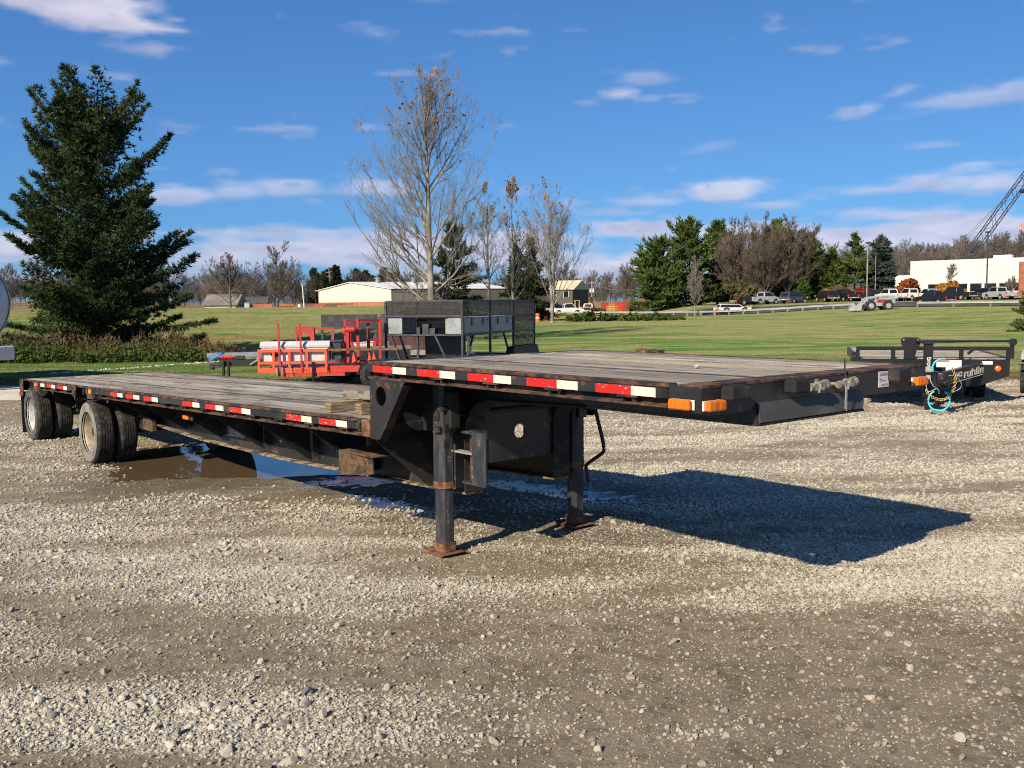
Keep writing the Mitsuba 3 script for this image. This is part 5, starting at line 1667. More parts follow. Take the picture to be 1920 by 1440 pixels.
P(tg, "air_hose", tmd, pipe(np.stack([.36 + .18 * np.cos(th), np.full(40, -2.02), .34 + .19 * np.sin(th)], 1), .017, 8), "cyan_hose", smooth=True, label="bright blue air hose loop below the coupling")
P(tg, "air_hose", tmd, pipe([(.24, -1.95, .86), (.25, -1.96, .98), (.32, -1.96, 1.07), (.46, -1.9, 1.09)], .017, 8, 20), "cyan_hose", smooth=True, label="bright blue air hose above the coupling")
links = []
pts = np.array([(.58, -2.0, .92), (.62, -2.0, .74), (.60, -2.02, .56), (.50, -2.05, .40), (.36, -2.06, .36), (.22, -2.04, .42), (.15, -2.0, .52)])
from scipy.interpolate import CubicSpline
cs = CubicSpline(np.arange(len(pts)), pts)
for i, s in enumerate(np.linspace(0, len(pts) - 1, 30)):
    o, t = cs(s), cs(s, 1)
    t /= np.linalg.norm(t)
    a = np.cross(t, [0, 1, 0] if i % 2 else [1, .3, .2])
    a /= np.linalg.norm(a)
    links.append(mv(trimesh.creation.torus(.022, .006, 10, 6), M4(t, a, o)))
P(tg, "safety_chain", tmd, cat(links), "gold_chain", smooth=True, label="gold coloured safety chain")
P(tg, "axle_wheels_beam", tm_, box(-hw, hw, 2.6, 2.75, .35, .5), "gloss_black")
for y in (2.2, 3.1):
    wheel(tg, tm_ @ yawed((-1.2, y, .38), -90), .38, .25)
    wheel(tg, tm_ @ yawed((1.2, y, .38), 90), .38, .25)
whole("jack_board", mv(box(-.45, .85, -1.2, -.7, -.002, .022, .004), tm_), "timber", "grey timber board lying under the right trailer's jack", "board")

# --- black dump trailer cut by the right edge
dp = thing("dump_trailer", "black high sided trailer cut off by the right edge of the picture", "trailer")
dpm = yawed(np.array([*spot(1914, 737, 21.3)[:2], 0.0]), 60.5)      # x runs away from us
dpm[2, 3] = float(gz(dpm[0, 3], dpm[1, 3])) - .02
P(dp, "side_wall", dpm, cat([box(.0, 3.6, -.15, -.09, .95, 1.70, .01), box(-.05, .03, -.19, -.05, .90, 1.72, .01), box(.0, 3.6, -.19, -.05, 1.62, 1.70, .01), box(.0, 3.6, -.19, -.05, .86, .98, .01)]), "gloss_black")
for x in (.7, 1.4, 2.1, 2.8):
    P(dp, "rib", dpm, box(x - .04, x + .04, -.15, -.07, .95, 1.65, .005), "gloss_black")
P(dp, "tailboard", dpm, box(-.05, .0, -2.2, -.19, .95, 1.70, .01), "gloss_black")
P(dp, "bed_floor", dpm, box(.0, 3.6, -2.2, -.15, .86, .94), "flat_black")
P(dp, "far_wall", dpm, box(.0, 3.6, -2.2, -2.14, .95, 1.70), "gloss_black")
P(dp, "fender", dpm, slab_y(sg.Polygon([(.1, .80), (.3, .90), (2.0, .90), (2.2, .80), (2.2, .84), (2.0, .94), (.3, .94), (.1, .84)]), -.3, .02), "pale_grey_paint")
P(dp, "hinge", dpm, rod((-.08, -.12, .72), (-.08, .06, .72), .03, 8), "gloss_black", smooth=40)
for x in (.62, 1.55):
    wheel(dp, dpm @ yawed((x, -.10, .39), 180), .40, .26, rim="aluminium")
    wheel(dp, dpm @ yawed((x, -2.1, .39), 0), .40, .26, rim="aluminium")

# --- tank trailer cut by the left edge
tk = thing("tank_trailer", "pale grey tank trailer with rounded end cut off by the left edge", "tank trailer")
ke = spot(-62, 567, 25.4)
km = yawed(np.array([ke[0], 25.4, float(gz(ke[0], 25.4))]), 146)     # x runs along the tank away to the left
kz = float(ke[2] - km[2, 3])
rt = 1.17
prof = [(.001, -.30), (.35, -.27), (.75, -.17), (1.0, -.05), (rt, .10), (rt, 6.5), (.9, 6.75), (.001, 6.9)]
mat("tank_paint", speckle((.406, .413, .445), (.484, .491, .515), 1.2, .35, .7), .35, spec=.5)
P(tk, "tank", km, mv(turned(prof, 48), M4((0, 0, -1), (0, 1, 0), (0, 0, kz))), "tank_paint", smooth=35)
P(tk, "end_ring", km, mv(turned([(rt + .002, .06), (rt + .03, .06), (rt + .03, .14), (rt + .002, .14)], 48), M4((0, 0, -1), (0, 1, 0), (0, 0, kz))), "pale_grey_paint", smooth=35)
P(tk, "frame", km, box(.2, 6.5, -.45, .45, .72, .98, .01), "pale_grey_paint")
P(tk, "strut", km, cat([bar((.02, 1.14, kz + .30), (.02, .62, kz - .85), .09, .04)]), "bin_white", label="white slanting strut on the tank end")
P(tk, "rear_bumper", km, box(-.30, .0, -1.05, 1.22, .86, 1.24, .03), "tank_paint", label="pale box bumper below the tank")
for x in (1.2, 2.4):
    for y in (-1.0, 1.0):
        wheel(tk, km @ yawed((x, y, .48), 0 if y < 0 else 180), .48, .3)

# ------------------------------------------------------------------ road, guardrail, buildings and vehicles far off
mat("asphalt", speckle((.044, .044, .046), (.068, .067, .066), .8, .35, .7), .9, spec=.15)
mat("rail_steel", speckle((.400, .416, .424), (.320, .328, .328), .6, .35, .7), .45, metallic=.3)
mat("rail_post", speckle((.20, .18, .15), (.30, .28, .25), 1.5, .35, .7), .8)


def strip(a, b, w0, w1, n=40, lift=.03):
    """A road strip following the ground, w0 nearer and w1 farther than the line a-b."""
    t = np.linspace(0, 1, n)
    x = a[0] + (b[0] - a[0]) * t
    y = a[1] + (b[1] - a[1]) * t
    rows = []
    for w in np.linspace(w0, w1, 5):
        rows.append(np.stack([x, y + w, gz(x, y + w) + .18 * 0 + lift + .05], 1))
    V = np.vstack(rows)
    i = (np.arange(4)[:, None] * n + np.arange(n - 1)).ravel()
    return trimesh.Trimesh(V, np.vstack([np.stack([i, i + 1, i + n + 1], 1), np.stack([i, i + n + 1, i + n], 1)]), process=False)


RA, RB = np.array([3.5, 150.0]), np.array([66.0, 121.0])
structure("road", strip((-6, 154.4), (120, 96), 1.5, 9.0, lift=.06), "asphalt", "grey road behind the guardrail", smooth=True)
structure("parking_lot", strip((24, 150), (125, 118), 12, 34, lift=.04), "asphalt", "asphalt car park in front of the white hall", smooth=True)


def guardrail(a, b, lab, spacing):
    key = thing("guardrail", lab, "guardrail")
    L = np.linalg.norm(b - a)
    n = int(L / spacing)
    t = np.linspace(0, 1, n + 1)
    xy = a + (b - a) * t[:, None]
    z = gz(xy[:, 0], xy[:, 1])
    d = (b - a) / L
    nn = np.array([d[1], -d[0]])
    w = np.array([(0, .46), (.05, .50), (.0, .54), (.0, .60), (.05, .66), (.0, .72), (-.012, .72), (-.012, .46)])
    V, F = [], []
    for p, zz in zip(xy, z):
        V.append(np.stack([p[0] + nn[0] * (w[:, 0] + .09), p[1] + nn[1] * (w[:, 0] + .09), zz + w[:, 1]], 1))
    m = len(w)
    for i in range(n):
        for j in range(m):
            q = [i * m + j, i * m + (j + 1) % m, (i + 1) * m + (j + 1) % m, (i + 1) * m + j]
            F += [[q[0], q[1], q[2]], [q[0], q[2], q[3]]]
    part(key, "rail", trimesh.Trimesh(np.vstack(V), F, process=False), "rail_steel")
    for p, zz in zip(xy, z):
        part(key, "post", mv(box(-.08, .08, -.08, .08, -.3, .76), M4(o=(p[0], p[1], zz))), "rail_post")


guardrail(RA, RA + (RB - RA) * .735, "long pale guardrail along the road, up to the gap", 1.95)
guardrail(RA + (RB - RA) * .80, RB + (RB - RA) * .05, "short right hand guardrail beyond the gap", 3.8)

# --- white hall at right
mat("hall_white", speckle((.640, .624, .576), (.664, .648, .600), .5, .3, .7), .8, spec=.1)
mat("hall_joint", (.400, .384, .344), .85)
mat("brick_red", speckle((.24, .08, .05), (.33, .12, .08), 2, .3, .7), .85)
HA, HB = spot(1706, 545, 195), spot(1990, 545, 178)
hz = float(gz(HA[0], 160)) + .6
hl = np.append((HB - HA)[:2], 0)
hl_len = np.linalg.norm(hl)
hx = hl / hl_len
hallm = M4(hx, np.cross([0, 0, 1], hx), (HA[0], HA[1], hz))
HH = 7.35
hall = thing("white_hall", "long white flat roofed hall with a row of dark windows, at right", "building")
rows_z = [0, 1.05, 2.65, 3.85, 5.0, 6.15, HH]
wx = [(3.4 + i * 2.6, 5.6 + i * 2.6) for i in range(12)]
for i, (z0, z1) in enumerate(zip(rows_z[:-1], rows_z[1:])):
    if i == 1:
        xs_ = [0] + [c for w_ in wx for c in w_] + [hl_len]
        for a, b in zip(xs_[::2], xs_[1::2]):
            P(hall, "wall_pier", hallm, box(a, b, 0, .3, z0, z1 - .02), "hall_white")
    else:
        P(hall, "wall_panel", hallm, box(0, hl_len, 0, .3, z0 + .025, z1 - .025), "hall_white")

for z in rows_z[1:-1]:
    P(hall, "joint", hallm, box(0, hl_len, .06, .25, z - .03, z + .03), "hall_joint")
P(hall, "end_wall", hallm, box(-.02, .3, .3, 40, 0, HH), "hall_white")
P(hall, "roof", hallm, box(.3, hl_len, .3, 40, HH - .4, HH - .2), "plate_grey")
P(hall, "brick_pier", hallm, box(hl_len * .735, hl_len * .735 + 1.4, -.25, .1, 0, HH - .8), "brick_red", label="red brick pier at the right")
for a, b in wx:
    k = P(hall, "window", hallm, box(a, b, .16, .22, 1.05, 2.63), "dark_glass")
    P(k, "frame", hallm, cat([box(a, a + .09, .1, .15, 1.05, 2.63), box(b - .09, b, .1, .15, 1.05, 2.63), box(a + .09, b - .09, .1, .15, 2.54, 2.63)]), "plate_grey")
for x0, x1, y, h in ((13.5, 16.8, 8, .9), (22.5, 24.5, 6, 1.1), (27, 30, 7, 1.0)):
    P(hall, "roof_unit", hallm, box(x0, x1, y, y + 2, HH - .2, HH + h, .05), "galvanised" if x0 > 20 else "hall_white")
P(hall, "low_wing", hallm, box(-4.5, -.05, 3, 12, 0, 4.6), "hall_white")

# --- pale warehouse at left with a grey annex
mat("warehouse_cream", speckle((.640, .616, .496), (.664, .640, .520), .3, .3, .7), .75, spec=.15)
mat("warehouse_red", speckle((.336, .104, .060), (.384, .128, .072), .4, .3, .7), .8)


def ribs(c0, c1, k):
    def fn(p, n, uv):
        return mix(c0, c1, smoothstep(.35, .65, .5 + .5 * dr.sin(p.x * k)))
    return proc(fn)


mat("annex_grey", (.085, .08, .076), .8)
mat("roof_white", (.528, .536, .560), .55)
WA, WB = spot(598, 578, 182), spot(734, 578, 176)
wl = np.append((WB - WA)[:2], 0)
wlen = np.linalg.norm(wl)
wxv = wl / wlen
wm = M4(wxv, np.cross([0, 0, 1], wxv), (WA[0], WA[1], 1.7))
pk = wlen * .46
wh = thing("warehouse", "cream gabled metal warehouse with a red base strip and white roof", "building")
E0, E1, RZ = 3.15, 3.35, 4.55
P(wh, "gable_wall", wm, slab_y(sg.Polygon([(0, 1.0), (wlen, 1.0), (wlen, E1), (pk, RZ), (0, E0)]), 0, .3), "warehouse_cream")
P(wh, "base_wall", wm, box(0, wlen, -.05, .3, -1.5, 1.0), "warehouse_red", label="red base strip")
for i in range(1, 14):
    P(wh, "wall_seam", wm, box(i * wlen / 14 - .03, i * wlen / 14 + .03, -.03, 0, 1.0, E0), "warehouse_cream")
dep = 17.0
skew = .98
def sheared(m):
    v = np.array(m.vertices)
    v[:, 0] += v[:, 1] * skew
    return trimesh.Trimesh(v, m.faces, process=False)
for nm, (x0, z0, x1, z1) in (("roof_slope", (-.3, E0 - .05, pk, RZ + .08)), ("roof_slope", (pk, RZ + .08, wlen + .3, E1 - .05))):
    P(wh, nm, wm, sheared(slab_y(sg.Polygon([(x0, z0), (x1, z1), (x1, z1 + .12), (x0, z0 + .12)]), -.3, dep)), "roof_white")
P(wh, "side_wall", wm, sheared(box(wlen - .25, wlen, .3, dep, -1.5, E1 - .06)), "annex_grey")
for y, f in ((3, .52), (8, .55), (14, .5)):
    k = P(wh, "roof_vent", wm, rod((pk + 1 + y * skew, y, RZ - .1), (pk + 1 + y * skew, y, RZ + .75), .42, 12), "galvanised", smooth=40)
    P(k, "cap", wm, rod((pk + 1 + y * skew, y, RZ + .76), (pk + 1 + y * skew, y, RZ + 1.0), .58, 12), "galvanised", smooth=40)
AX = thing("grey_annex", "grey ribbed shed with a flat roof against the cream warehouse", "building")
AM = M4(wxv, np.cross([0, 0, 1], wxv), (*spot(737, 590, 140)[:2], .2))
AX_L = 7.0
for x0, x1 in ((0, 1.7), (1.76, 3.4), (3.46, 5.2), (5.26, AX_L)):
    P(AX, "wall_panel", AM, box(x0, x1, 0, .15, 0, 3.75), "annex_grey")
    P(AX, "wall_rib", AM, cat([box(x - .03, x + .03, -.05, 0, 0, 3.75) for x in np.arange(x0 + .2, x1, .32)]), "annex_grey")
P(AX, "side_wall", AM, box(-.0, .15, .15, 6, 0, 3.75), "annex_grey")
P(AX, "roof", AM, box(-.15, AX_L + .15, -.15, 6.2, 3.77, 3.95), "slate_steel")

# --- small houses and yard things on the left skyline
mat("roof_shingle", speckle((.15, .135, .12), (.21, .19, .17), 1, .3, .7), .9)
mat("dark_shingle", speckle((.05, .05, .05), (.085, .082, .08), 1, .3, .7), .9)
mat("house_beige", (.50, .43, .30), .85)


def house(label, px, depth, z0, w, d, hw_, hr, wall, roof, yaw=0.0):
    p = spot(px, 577, depth)
    m = yawed((p[0], depth, z0), yaw)
    key = thing("house", label, "house")
    P(key, "wall", m, box(-w / 2, w / 2, 0, d, -1, hw_), wall)
    P(key, "roof", m, mv(slab_x(sg.Polygon([(-.4, hw_), (d + .4, hw_), (d / 2, hw_ + hr)]), -w / 2 - .4, w / 2 + .4), np.eye(4)), roof)
    for x in (-w * .28, w * .22):
        k = P(key, "window", m, box(x - .5, x + .5, -.04, .0, hw_ - 1.5, hw_ - .4), "dark_glass")
        P(k, "frame", m, cat([box(x - .6, x - .5, -.06, .0, hw_ - 1.55, hw_ - .35), box(x + .5, x + .6, -.06, .0, hw_ - 1.55, hw_ - .35)]), "bin_white")
    return key


house("low house with grey shingle roof below the left spreading tree", 412, 172, .35, 5.6, 7, 2.0, 2.0, "house_beige", "roof_shingle")
house("dark roofed house right of the grey shingle roof", 462, 178, .35, 7.0, 8, 1.6, 2.0, "dark_shingle", "dark_shingle", 12)
house("weathered barn with a pale tan roof right of the spruces", 1052, 200, -.1, 5.2, 9, 5.0, 2.0, "annex_grey", "tan_paint", -25)
p = spot(463, 578, 140)
ut = thing("utility_box", "pale grey utility cabinet on top of the grassy bank", "cabinet")
um = M4(o=(p[0], 140, 1.85))
P(ut, "body", um, box(-.38, .38, 0, .6, -.3, .72, .08), "pale_grey_paint")
P(ut, "lid", um, box(-.40, .40, -.02, .62, .73, .80, .03), "pale_grey_paint")
# red steel beams stacked along the top of the bank
for px0, px1, d, h, lab in ((474, 512, 150, .55, "left short stack of red steel beams on top of the bank"), (524, 662, 150, .62, "long stack of dark red steel beams below the warehouse")):
    a, b = spot(px0, 577, d), spot(px1, 577, d)
    key = thing("beam_stack", lab, "steel beams")
    L = b[0] - a[0]
    g = np.random.default_rng(int(px0))
    for row in range(2):
        x = 0
        while x < L - .5:
            l = min(g.uniform(1.8, 3.6), L - x)
            P(key, "beam", M4(o=(a[0] + x, d, 1.86 + row * .30)), box(0, l - .08, 0, .4, -.1 if row == 0 else .0, .28 + g.uniform(-.06, .06)), ["warehouse_red", "brick_red", "rust"][g.integers(0, 3)] if px0 > 500 else "warehouse_red")
            x += l
whole("drum", mv(turned([(.001, 0), (.28, 0), (.28, .5), (.001, .5)], 16), M4(o=(spot(562, 577, 148)[0], 148, 1.86))), "bin_white", "small white drum among the red steel beams", "drum", smooth=40)
p = spot(571, 577, 120)
pole = whole("leaning_pole", rod((p[0], 120, 1.5), (p[0] - .22, 120, 4.85), .09, 10, .06), "lamp_white", "short leaning white pole on top of the bank", "pole", smooth=40)
p = spot(620, 545, 330)
pl = thing("power_pole", "tall grey power pole on the skyline above the warehouse's left end", "pole")
zt = spot(617, 504, 330)[2]
P(pl, "mast", np.eye(4), rod((p[0], 330, 0), (p[0] - .4, 330, zt), .22, 8, .12), "plate_grey")
for dz in (1.2, 2.6, 3.9):
    P(pl, "cross_arm", np.eye(4), bar((p[0] - 1.5, 330, zt - dz), (p[0] + .9, 330, zt - dz + .2), .14), "plate_grey")
p = spot(727, 533, 260)
whole("radio_mast", rod((p[0], 260, 5), (p[0], 260, spot(727, 506, 260)[2]), .07, 6, .04), "plate_grey", "thin mast above the warehouse roof", "mast")

# utility pole with transformers and wires
up = thing("utility_pole", "wooden utility pole with two white transformers, right of the barn", "pole")
p = spot(1110, 572, 210)
z0, z1 = float(gz(p[0], 210)) - .3, spot(1110, 527, 210)[2]
mat("pole_wood", speckle((.25, .22, .18), (.34, .30, .25), 2, .3, .7), .9)
P(up, "mast", np.eye(4), rod((p[0], 210, z0), (p[0], 210, z1), .17, 8, .12), "pole_wood")
for s in (-1, 1):
    P(up, "transformer", np.eye(4), cat([rod((p[0] + s * .33, 210, z1 - 2.45), (p[0] + s * .33, 210, z1 - 1.65), .21, 12)]), "bin_white", smooth=40)
P(up, "cross_arm", np.eye(4), bar((p[0] - .9, 210, z1 - .4), (p[0] + .9, 210, z1 - .4), .12), "pole_wood")
wl_ = thing("overhead_wires", "thin power wires strung from the pole with transformers", "wires")
for px, py, d in ((1045, 541, 260), (1200, 540, 190)):
    for dz in (0, -.7):
        e = spot(px, py, d)
        t = np.linspace(0, 1, 12)
        a = np.array([p[0], 210, z1 - .35 + dz])
        q = a + (e - a) * t[:, None]
        q[:, 2] += -1.0 * 4 * t * (1 - t) + dz * t
        P(wl_, "wire", np.eye(4), tubes(q[None], np.full((1, 12), .028), 4), "flat_black" if dz else "plate_grey")

# lamp posts
for px, top, d, lab in ((1625, 456, 150, "tall grey lamp post in front of the grove's right end"), (1640.5, 478, 165, "thinner lamp post just right of the tall one"), (1849, 436, 150, "dark lamp post in front of the white hall")):
    p = spot(px, 566, d)
    z0, z1 = float(gz(p[0], d)), spot(px, top, d)[2]
    key = thing("lamp_post", lab, "lamp post")
    r_ = .11 if d == 150 else .07
    P(key, "mast", np.eye(4), rod((p[0], d, z0 - .2), (p[0], d, z1), r_ * 1.15, 10, r_ * .8), "rail_post" if px < 1800 else "slate_steel", smooth=40)
    P(key, "lamp_head", M4(o=(p[0], d, z1)), box(-.30, .30, -.22, .22, -.05, .20, .04), "slate_steel")
fp = thing("flagpole", "white flagpole just outside the right edge carrying a flag", "flagpole")
fb = spot(1962, 560, 170)
ft = spot(1962, 405, 170)[2]
P(fp, "mast", np.eye(4), rod((fb[0], 170, 1.5), (fb[0], 170, ft), .09, 10, .05), "lamp_white", smooth=40)
P(fp, "ball", np.eye(4), mv(trimesh.creation.icosphere(2, .14), M4(o=(fb[0], 170, ft + .1))), "gold_chain", smooth=True)
fl = thing("flag", "striped red and white flag streaming in at the right edge", "flag")
mat("flag_red", (.55, .04, .05), .8)
mat("flag_blue", (.03, .05, .22), .8)


def cloth(u0, u1, v0, v1, off=0):
    """A patch of the streaming flag between fractions of its length and height."""
    n, m = 24, 3
    U, V = np.meshgrid(np.linspace(u0, u1, n), np.linspace(v0, v1, m))
    L, H = 5.6, 1.9
    x = fb[0] - .05 - U * L * .97
    z = ft - .1 - V * H * (1 - .55 * U) - 1.55 * U ** 1.4 + .10 * np.sin(U * 9)
    y = 170 + .30 * np.sin(U * 11 + V) * U - off
    p = np.stack([x.ravel(), y.ravel(), z.ravel()], 1)
    i = (np.arange(m - 1)[:, None] * n + np.arange(n - 1)).ravel()
    return trimesh.Trimesh(p, np.vstack([np.stack([i, i + 1, i + n + 1], 1), np.stack([i, i + n + 1, i + n], 1)]), process=False)


for i in range(13):
    P(fl, "stripe", np.eye(4), cloth(.4 if i < 7 else 0, 1, i / 13, (i + 1) / 13), "flag_red" if i % 2 == 0 else "bin_white")
P(fl, "canton", np.eye(4), cloth(0, .4, 0, 7 / 13), "flag_blue")

# --- crane boom behind the hall
cr = thing("crane", "grey lattice crane boom slanting up behind the white hall", "crane")
a, b = spot(1797, 506, 225), spot(1975, 262, 225)
axis = (b - a) / np.linalg.norm(b - a)
L = np.linalg.norm(b - a)
sx = np.cross(axis, [0, 1, 0])
sx /= np.linalg.norm(sx)
sy = np.array([0, 1.0, 0])
hwid = .95
a = a - axis * 3
L = L + 3
for s1 in (-1, 1):
    for s2 in (-1, 1):
        o = sx * s1 * hwid + sy * s2 * .8
        P(cr, "chord", np.eye(4), bar(a + o, a + o + axis * L, .17), "slate_steel")
lac = []
nb = int(L / 1.9)
for i in range(nb):
    p0, p1 = a + axis * (i * L / nb), a + axis * ((i + 1) * L / nb)
    s = 1 if i % 2 else -1
    for s2 in (-1, 1):
        lac.append(bar(p0 + sx * s * hwid + sy * s2 * .8, p1 - sx * s * hwid + sy * s2 * .8, .08))
        lac.append(bar(p0 + sx * hwid * s2 + sy * s * .8, p1 + sx * hwid * s2 - sy * s * .8, .08))
P(cr, "lacing", np.eye(4), cat(lac), "slate_steel")
part_k = labels.setdefault(f"{cr}__lacing", {})
part_k["kind"] = "stuff"
P(cr, "sheave_block", np.eye(4), box(-.5, .5, -.5, .5, -.4, .4, .1).apply_transform(M4(o=a + axis * (L * .66) - sx * 1.3)), "flat_black")
for e, d2 in ((spot(1772, 482, 225), 0), (spot(1776, 487, 225), .3)):
    q = a + axis * L * .95 - sx * (1.2 - d2)
    P(cr, "pendant", np.eye(4), rod(e, q, .05, 5), "slate_steel")
P(cr, "cab", np.eye(4), box(-2.5, 2.5, -1.5, 1.5, -6, -1.5, .2).apply_transform(M4(o=a)), "flat_black")
p = spot(1763, 492, 205)
hk = thing("vent_cowl", "small dark cowl standing on the white hall's roof edge", "roof cowl")
P(hk, "pipe", np.eye(4), rod((p[0], 201, p[2] - 1.6), (p[0], 201, p[2] - .2), .18, 8), "flat_black")
P(hk, "hood", np.eye(4), bar((p[0] - .3, 201, p[2] - .35), (p[0] + .55, 201, p[2] + .25), .4, .35, .08), "flat_black")

# --- parked vehicles
for nm, c, r_ in (("paint_white", (.592, .592, .576), .3), ("paint_black", (.010, .010, .011), .2), ("paint_silver", (.336, .352, .368), .3), ("paint_navy", (.014, .019, .040), .22), ("paint_blue", (.024, .044, .088), .25), ("paint_grey", (.048, .052, .060), .25), ("paint_red", (.336, .016, .024), .25)):
    mat(nm, c, r_, clearcoat=.6)
GRP = "vehicles parked along the road and in the car park"
VEH = [(1375, 141, 4, "paint_white", "suv", "white car lowest behind the guardrail at the grove's left foot", -.75), (1404, 147, 20, "paint_black", "truck", "black pickup just right of the lowest white car", -.2), (1431, 148, 28, "paint_silver", "truck", "silver pickup in front of the wide bare trees", -.1),
       (1470, 147, 38, "paint_grey", "suv", "dark grey wagon at the right end of the left row of cars", .1),
       (1563, 149, 97, "paint_black", "suv", "black wagon with a white number plate right of the small spruce", .05), (1600, 150, 99, "paint_black", "truck", "black pickup between the black wagon and the grey loader", .1), (1650, 156, 95, "paint_navy", "truck", "dark blue truck half hidden behind the grey loader", .2),
       (1612, 162, 100, "paint_red", "suv", "red car roof showing above the black pickup", .0),
       (1692, 147, 104, "paint_white", "truck", "white pickup just right of the grey loader", .15), (1731, 147, 104, "paint_white", "truck", "second white pickup, between the first and the black one", .15), (1722, 160, 100, "paint_white", "truck", "white pickup in the second row behind the two nearer white ones", .3), (1764, 156, 100, "paint_silver", "truck", "pale silver pickup left of the black one at the gap", .2),
       (1783, 130, 112, "paint_black", "truck", "large black pickup standing in the guardrail's gap", .2), (1825, 138, 118, "paint_black", "truck", "black pickup right of the one in the gap", .35), (1864, 146, 100, "paint_blue", "suv", "blue car behind the dark lamp post", .3), (1872, 160, 98, "paint_black", "suv", "black wagon behind the blue car", .5), (1897, 140, 98, "paint_silver", "truck", "silver pickup at the right end of the car park", .45),
       (1018, 166, 170, "paint_silver", "suv", "silver car parked left of the forked poplar", -.1), (1042, 170, 20, "paint_black", "suv", "dark car just right of the forked poplar's trunk", -.1), (1062, 160, 8, "paint_white", "truck", "white pickup below the barn", .1), (1098, 170, 75, "paint_black", "truck", "dark truck beside the yellow loader", .0)]
for px, d, yaw, paint, kind, lab, dz in VEH:
    p = spot(px, 570, d)
    z = float(gz(p[0], d)) + .06 + dz * .0
    a = math.radians(yaw)
    L = 5.6 if kind == "truck" else 4.8
    o = np.array([p[0], d, z]) - np.array([math.cos(a), math.sin(a), 0]) * (L * .5 if abs(math.sin(a)) < .6 else 0)
    low = "lowest" in lab
    pickup(lab, yawed(o, yaw), paint, L=L, H=(1.9 if kind == "truck" else 1.75) if not low else 1.3, group=GRP, suv=kind != "truck", name="parked_pickup" if kind == "truck" else "parked_car", cat_="pickup truck" if kind == "truck" else "car")

# --- old grey wheel loader on the grass
mat("loader_grey", speckle((.320, .352, .376), (.264, .288, .312), 1.5, .35, .7), .5)
ld = thing("wheel_loader", "old pale grey wheel loader with its bucket down on the grass", "wheel loader")
p = spot(1645, 585, 117)
lm = yawed((p[0], 117, float(gz(p[0], 117)) - .02), 178)     # x towards its bucket (left)
for x in (-1.0, 1.05):
    for s in (-1, 1):
        wheel(ld, lm @ yawed((x, s * .75, .62), 0 if s < 0 else 180), .63, .42, rim="loader_grey", rim_r=.5)
P(ld, "chassis", lm, box(-1.5, 1.4, -.45, .45, .55, .95, .04), "loader_grey")
P(ld, "engine_hood", lm, box(-1.95, .1, -.5, .5, 1.28, 1.85, .06), "loader_grey")
P(ld, "engine", lm, box(-1.3, .0, -.42, .42, .95, 1.28, .03), "frame_red", label="red engine under the hood")
P(ld, "grille", lm, box(-1.98, -1.55, -.48, .48, .85, 1.5, .03), "loader_grey")
P(ld, "hood_lettering", lm, mv(lettering("HOUGH", .16, np.eye(4), .004), M4((-1, 0, 0), (0, 0, 1), (-.35, .51, 1.58))), "print_black")
P(ld, "operator_post", lm, cat([box(.1, .5, -.4, .4, .95, 1.45, .05), box(.55, .62, -.3, .3, 1.4, 1.75)]), "loader_grey")
for s in (-1, 1):
    P(ld, "lift_arm", lm, cat([bar((.1, s * .62, 1.72), (1.3, s * .62, 1.55), .14, .18, .02), bar((1.3, s * .62, 1.55), (2.35, s * .62, .45), .14, .20, .02)]), "loader_grey")
    P(ld, "ram", lm, rod((.6, s * .5, .95), (1.5, s * .5, 1.3), .06, 8), "loader_grey")
P(ld, "bucket", lm, slab_y(sg.Polygon([(2.25, .95), (2.2, .3), (2.45, .05), (3.2, .02), (3.2, .05), (2.5, .10), (2.28, .34), (2.32, .92), (2.6, 1.02), (2.58, 1.06)]), -1.05, 1.05), "loader_grey")
for s in (-1, 1):
    P(ld, "bucket_side", lm, slab_y(sg.Polygon([(2.25, .95), (2.2, .3), (2.45, .05), (3.2, .03), (2.6, 1.04)]), s * 1.05 - .03, s * 1.05 + .03), "loader_grey")

# --- plant yard across the road in the middle
mat("cat_yellow", speckle((.50, .36, .10), (.40, .28, .09), 1, .35, .7), .6)
yl = thing("yellow_loader", "small yellow machine with a cab in the yard across the road", "loader")
p = spot(1087, 580, 172)
ym = yawed((p[0], 172, float(gz(p[0], 172)) + .05), 0)
P(yl, "body", ym, box(-.2, 1.6, -.6, .6, .6, 1.3, .08), "cat_yellow")
for x in (-.85, -.1):
    P(yl, "cab_post", ym, box(x - .06, x + .06, -.5, .5, .6, 2.4), "cat_yellow")
P(yl, "cab_roof", ym, box(-.95, 0, -.6, .6, 2.4, 2.52, .03), "cat_yellow")
P(yl, "cab_base", ym, box(-.9, -.1, -.55, .55, .5, 1.1, .03), "cat_yellow")
for x in (-.7, 1.1):
    for s in (-1, 1):
        wheel(yl, ym @ yawed((x, s * .7, .5), 0 if s < 0 else 180), .5, .3)
g = np.random.default_rng(66)
for i, (px, w) in enumerate(((1135, 1.3), (1147, 1.4), (1161, 1.5), (1175, 1.6), (1189, 1.5), (1201, 1.4))):
    p = spot(px, 580, 185)
    key = thing("skid", f"{['pale red', 'orange red', 'dull red', 'bright red', 'faded red', 'dark red'][i]} skip in the row across the road, number {['one', 'two', 'three', 'four', 'five', 'six'][i]} from the left", "skip")
    m = M4(o=(p[0], 185, float(gz(p[0], 185))))
    c = ["frame_red", "warehouse_red", "safety_red", "frame_red", "warehouse_red", "brick_red"][i]
    P(key, "body", m, slab_y(sg.Polygon([(-w / 2, 1.9), (w / 2, 1.9), (w / 2 - .12, .3), (-w / 2 + .12, .3)]), 0, 2), c)
    P(key, "rim", m, box(-w / 2 - .05, w / 2 + .05, -.06, 2.06, 1.9, 2.02), c)
    P(key, "runner", m, box(-w / 2 + .1, w / 2 - .1, .2, .4, 0, .3), "rust")
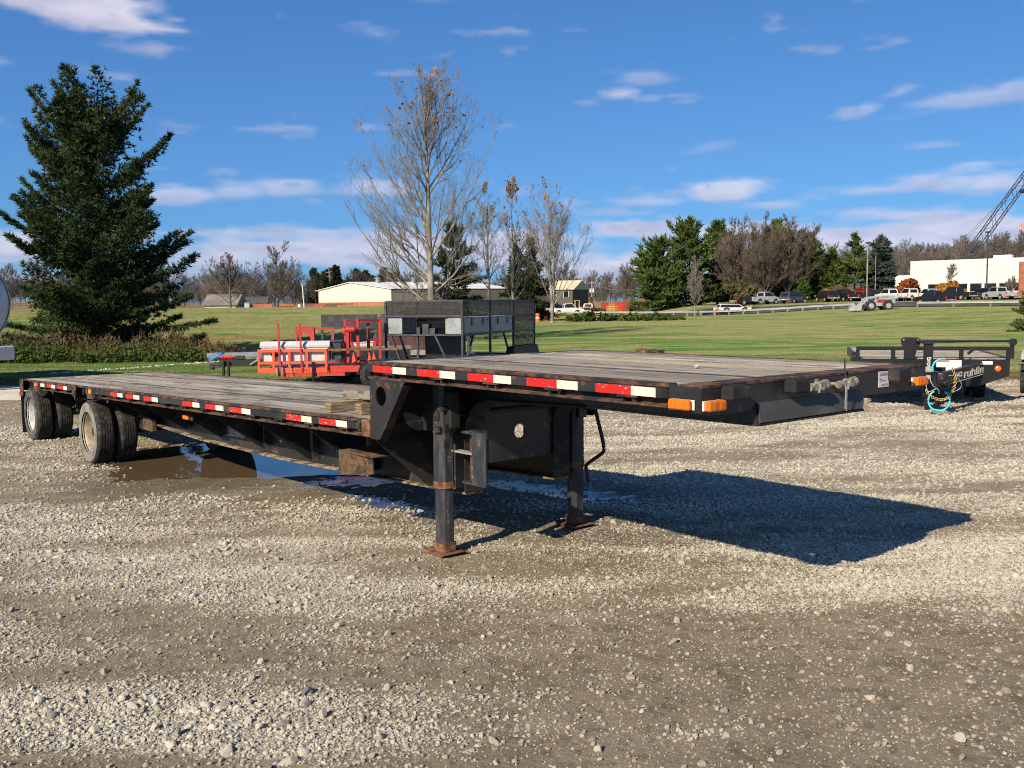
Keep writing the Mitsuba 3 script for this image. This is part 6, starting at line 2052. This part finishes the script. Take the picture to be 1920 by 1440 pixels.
for px, d, r_, h, lab, c in ((1118, 178, 1.7, 1.3, "rounded brown heap below the pole with transformers", "brown_weeds"), (1197, 176, 1.8, .9, "low dark brown heap at the foot of the green pines", "brown_weeds")):
    bush("heap", lab, grove_base(px, d) + [0, 0, .1], r_, h, c, np.random.default_rng(px), 2600, .16, twigs=False, c="heap")
for px, lab in ((1143, "left rack of yellow pallets in the yard across the road"), (1152, "middle rack of yellow pallets in the yard across the road"), (1175, "right rack of rusty pallets in the yard across the road")):
    p = spot(px, 582, 174)
    m = M4(o=(p[0], 174, float(gz(p[0], 174)) + .05))
    key = thing("pallet_rack", lab, "pallet stack")
    for z in (.25, .55, .85, 1.15):
        P(key, "pallet", m, box(-.55, .55, 0, 1, z, z + .14), "cat_yellow" if px < 1160 else "rust")
    for x in (-.45, .45):
        P(key, "upright", m, box(x - .06, x + .06, .1, .9, 0, 1.1), "rust")
# orange barrels
mat("barrel_orange", (.78, .13, .03), .5)
for px, d, h, lab in ((1008, 104, .95, "leftmost orange traffic barrel beside the mesh trailer"), (1023, 110, 1.0, "middle orange traffic barrel left of the forked poplar"), (1043, 132, .75, "right orange traffic barrel at the guardrail's end")):
    p = spot(px, 590, d)
    key = thing("traffic_barrel", lab, "traffic barrel")
    m = M4(o=(p[0], d, float(gz(p[0], d))))
    r_ = .27
    P(key, "body", m, turned([(.001, 0), (r_ * 1.25, 0), (r_ * 1.25, .06), (r_, .08), (r_ * .95, h * .4), (r_ * .92, h * .4), (r_ * .82, h), (.001, h)], 18), "barrel_orange", smooth=40)
    P(key, "band", m, turned([(r_ * .955, h * .42), (r_ * .93, h * .55), (r_ * .90, h * .55), (r_ * .90, h * .42)], 18), "bin_white", smooth=40)
hy = thing("marker_post", "small red and white marker post behind the guardrail at the grove's left foot", "marker post")
p = spot(1340, 578, 141)
m = M4(o=(p[0], 141, float(gz(p[0], 141))))
P(hy, "post", m, rod((0, 0, -.1), (0, 0, .75), .16, 10), "barrel_orange", smooth=40)
P(hy, "cap", m, rod((0, 0, .76), (0, 0, 1.1), .2, 10), "tan_paint", smooth=40)
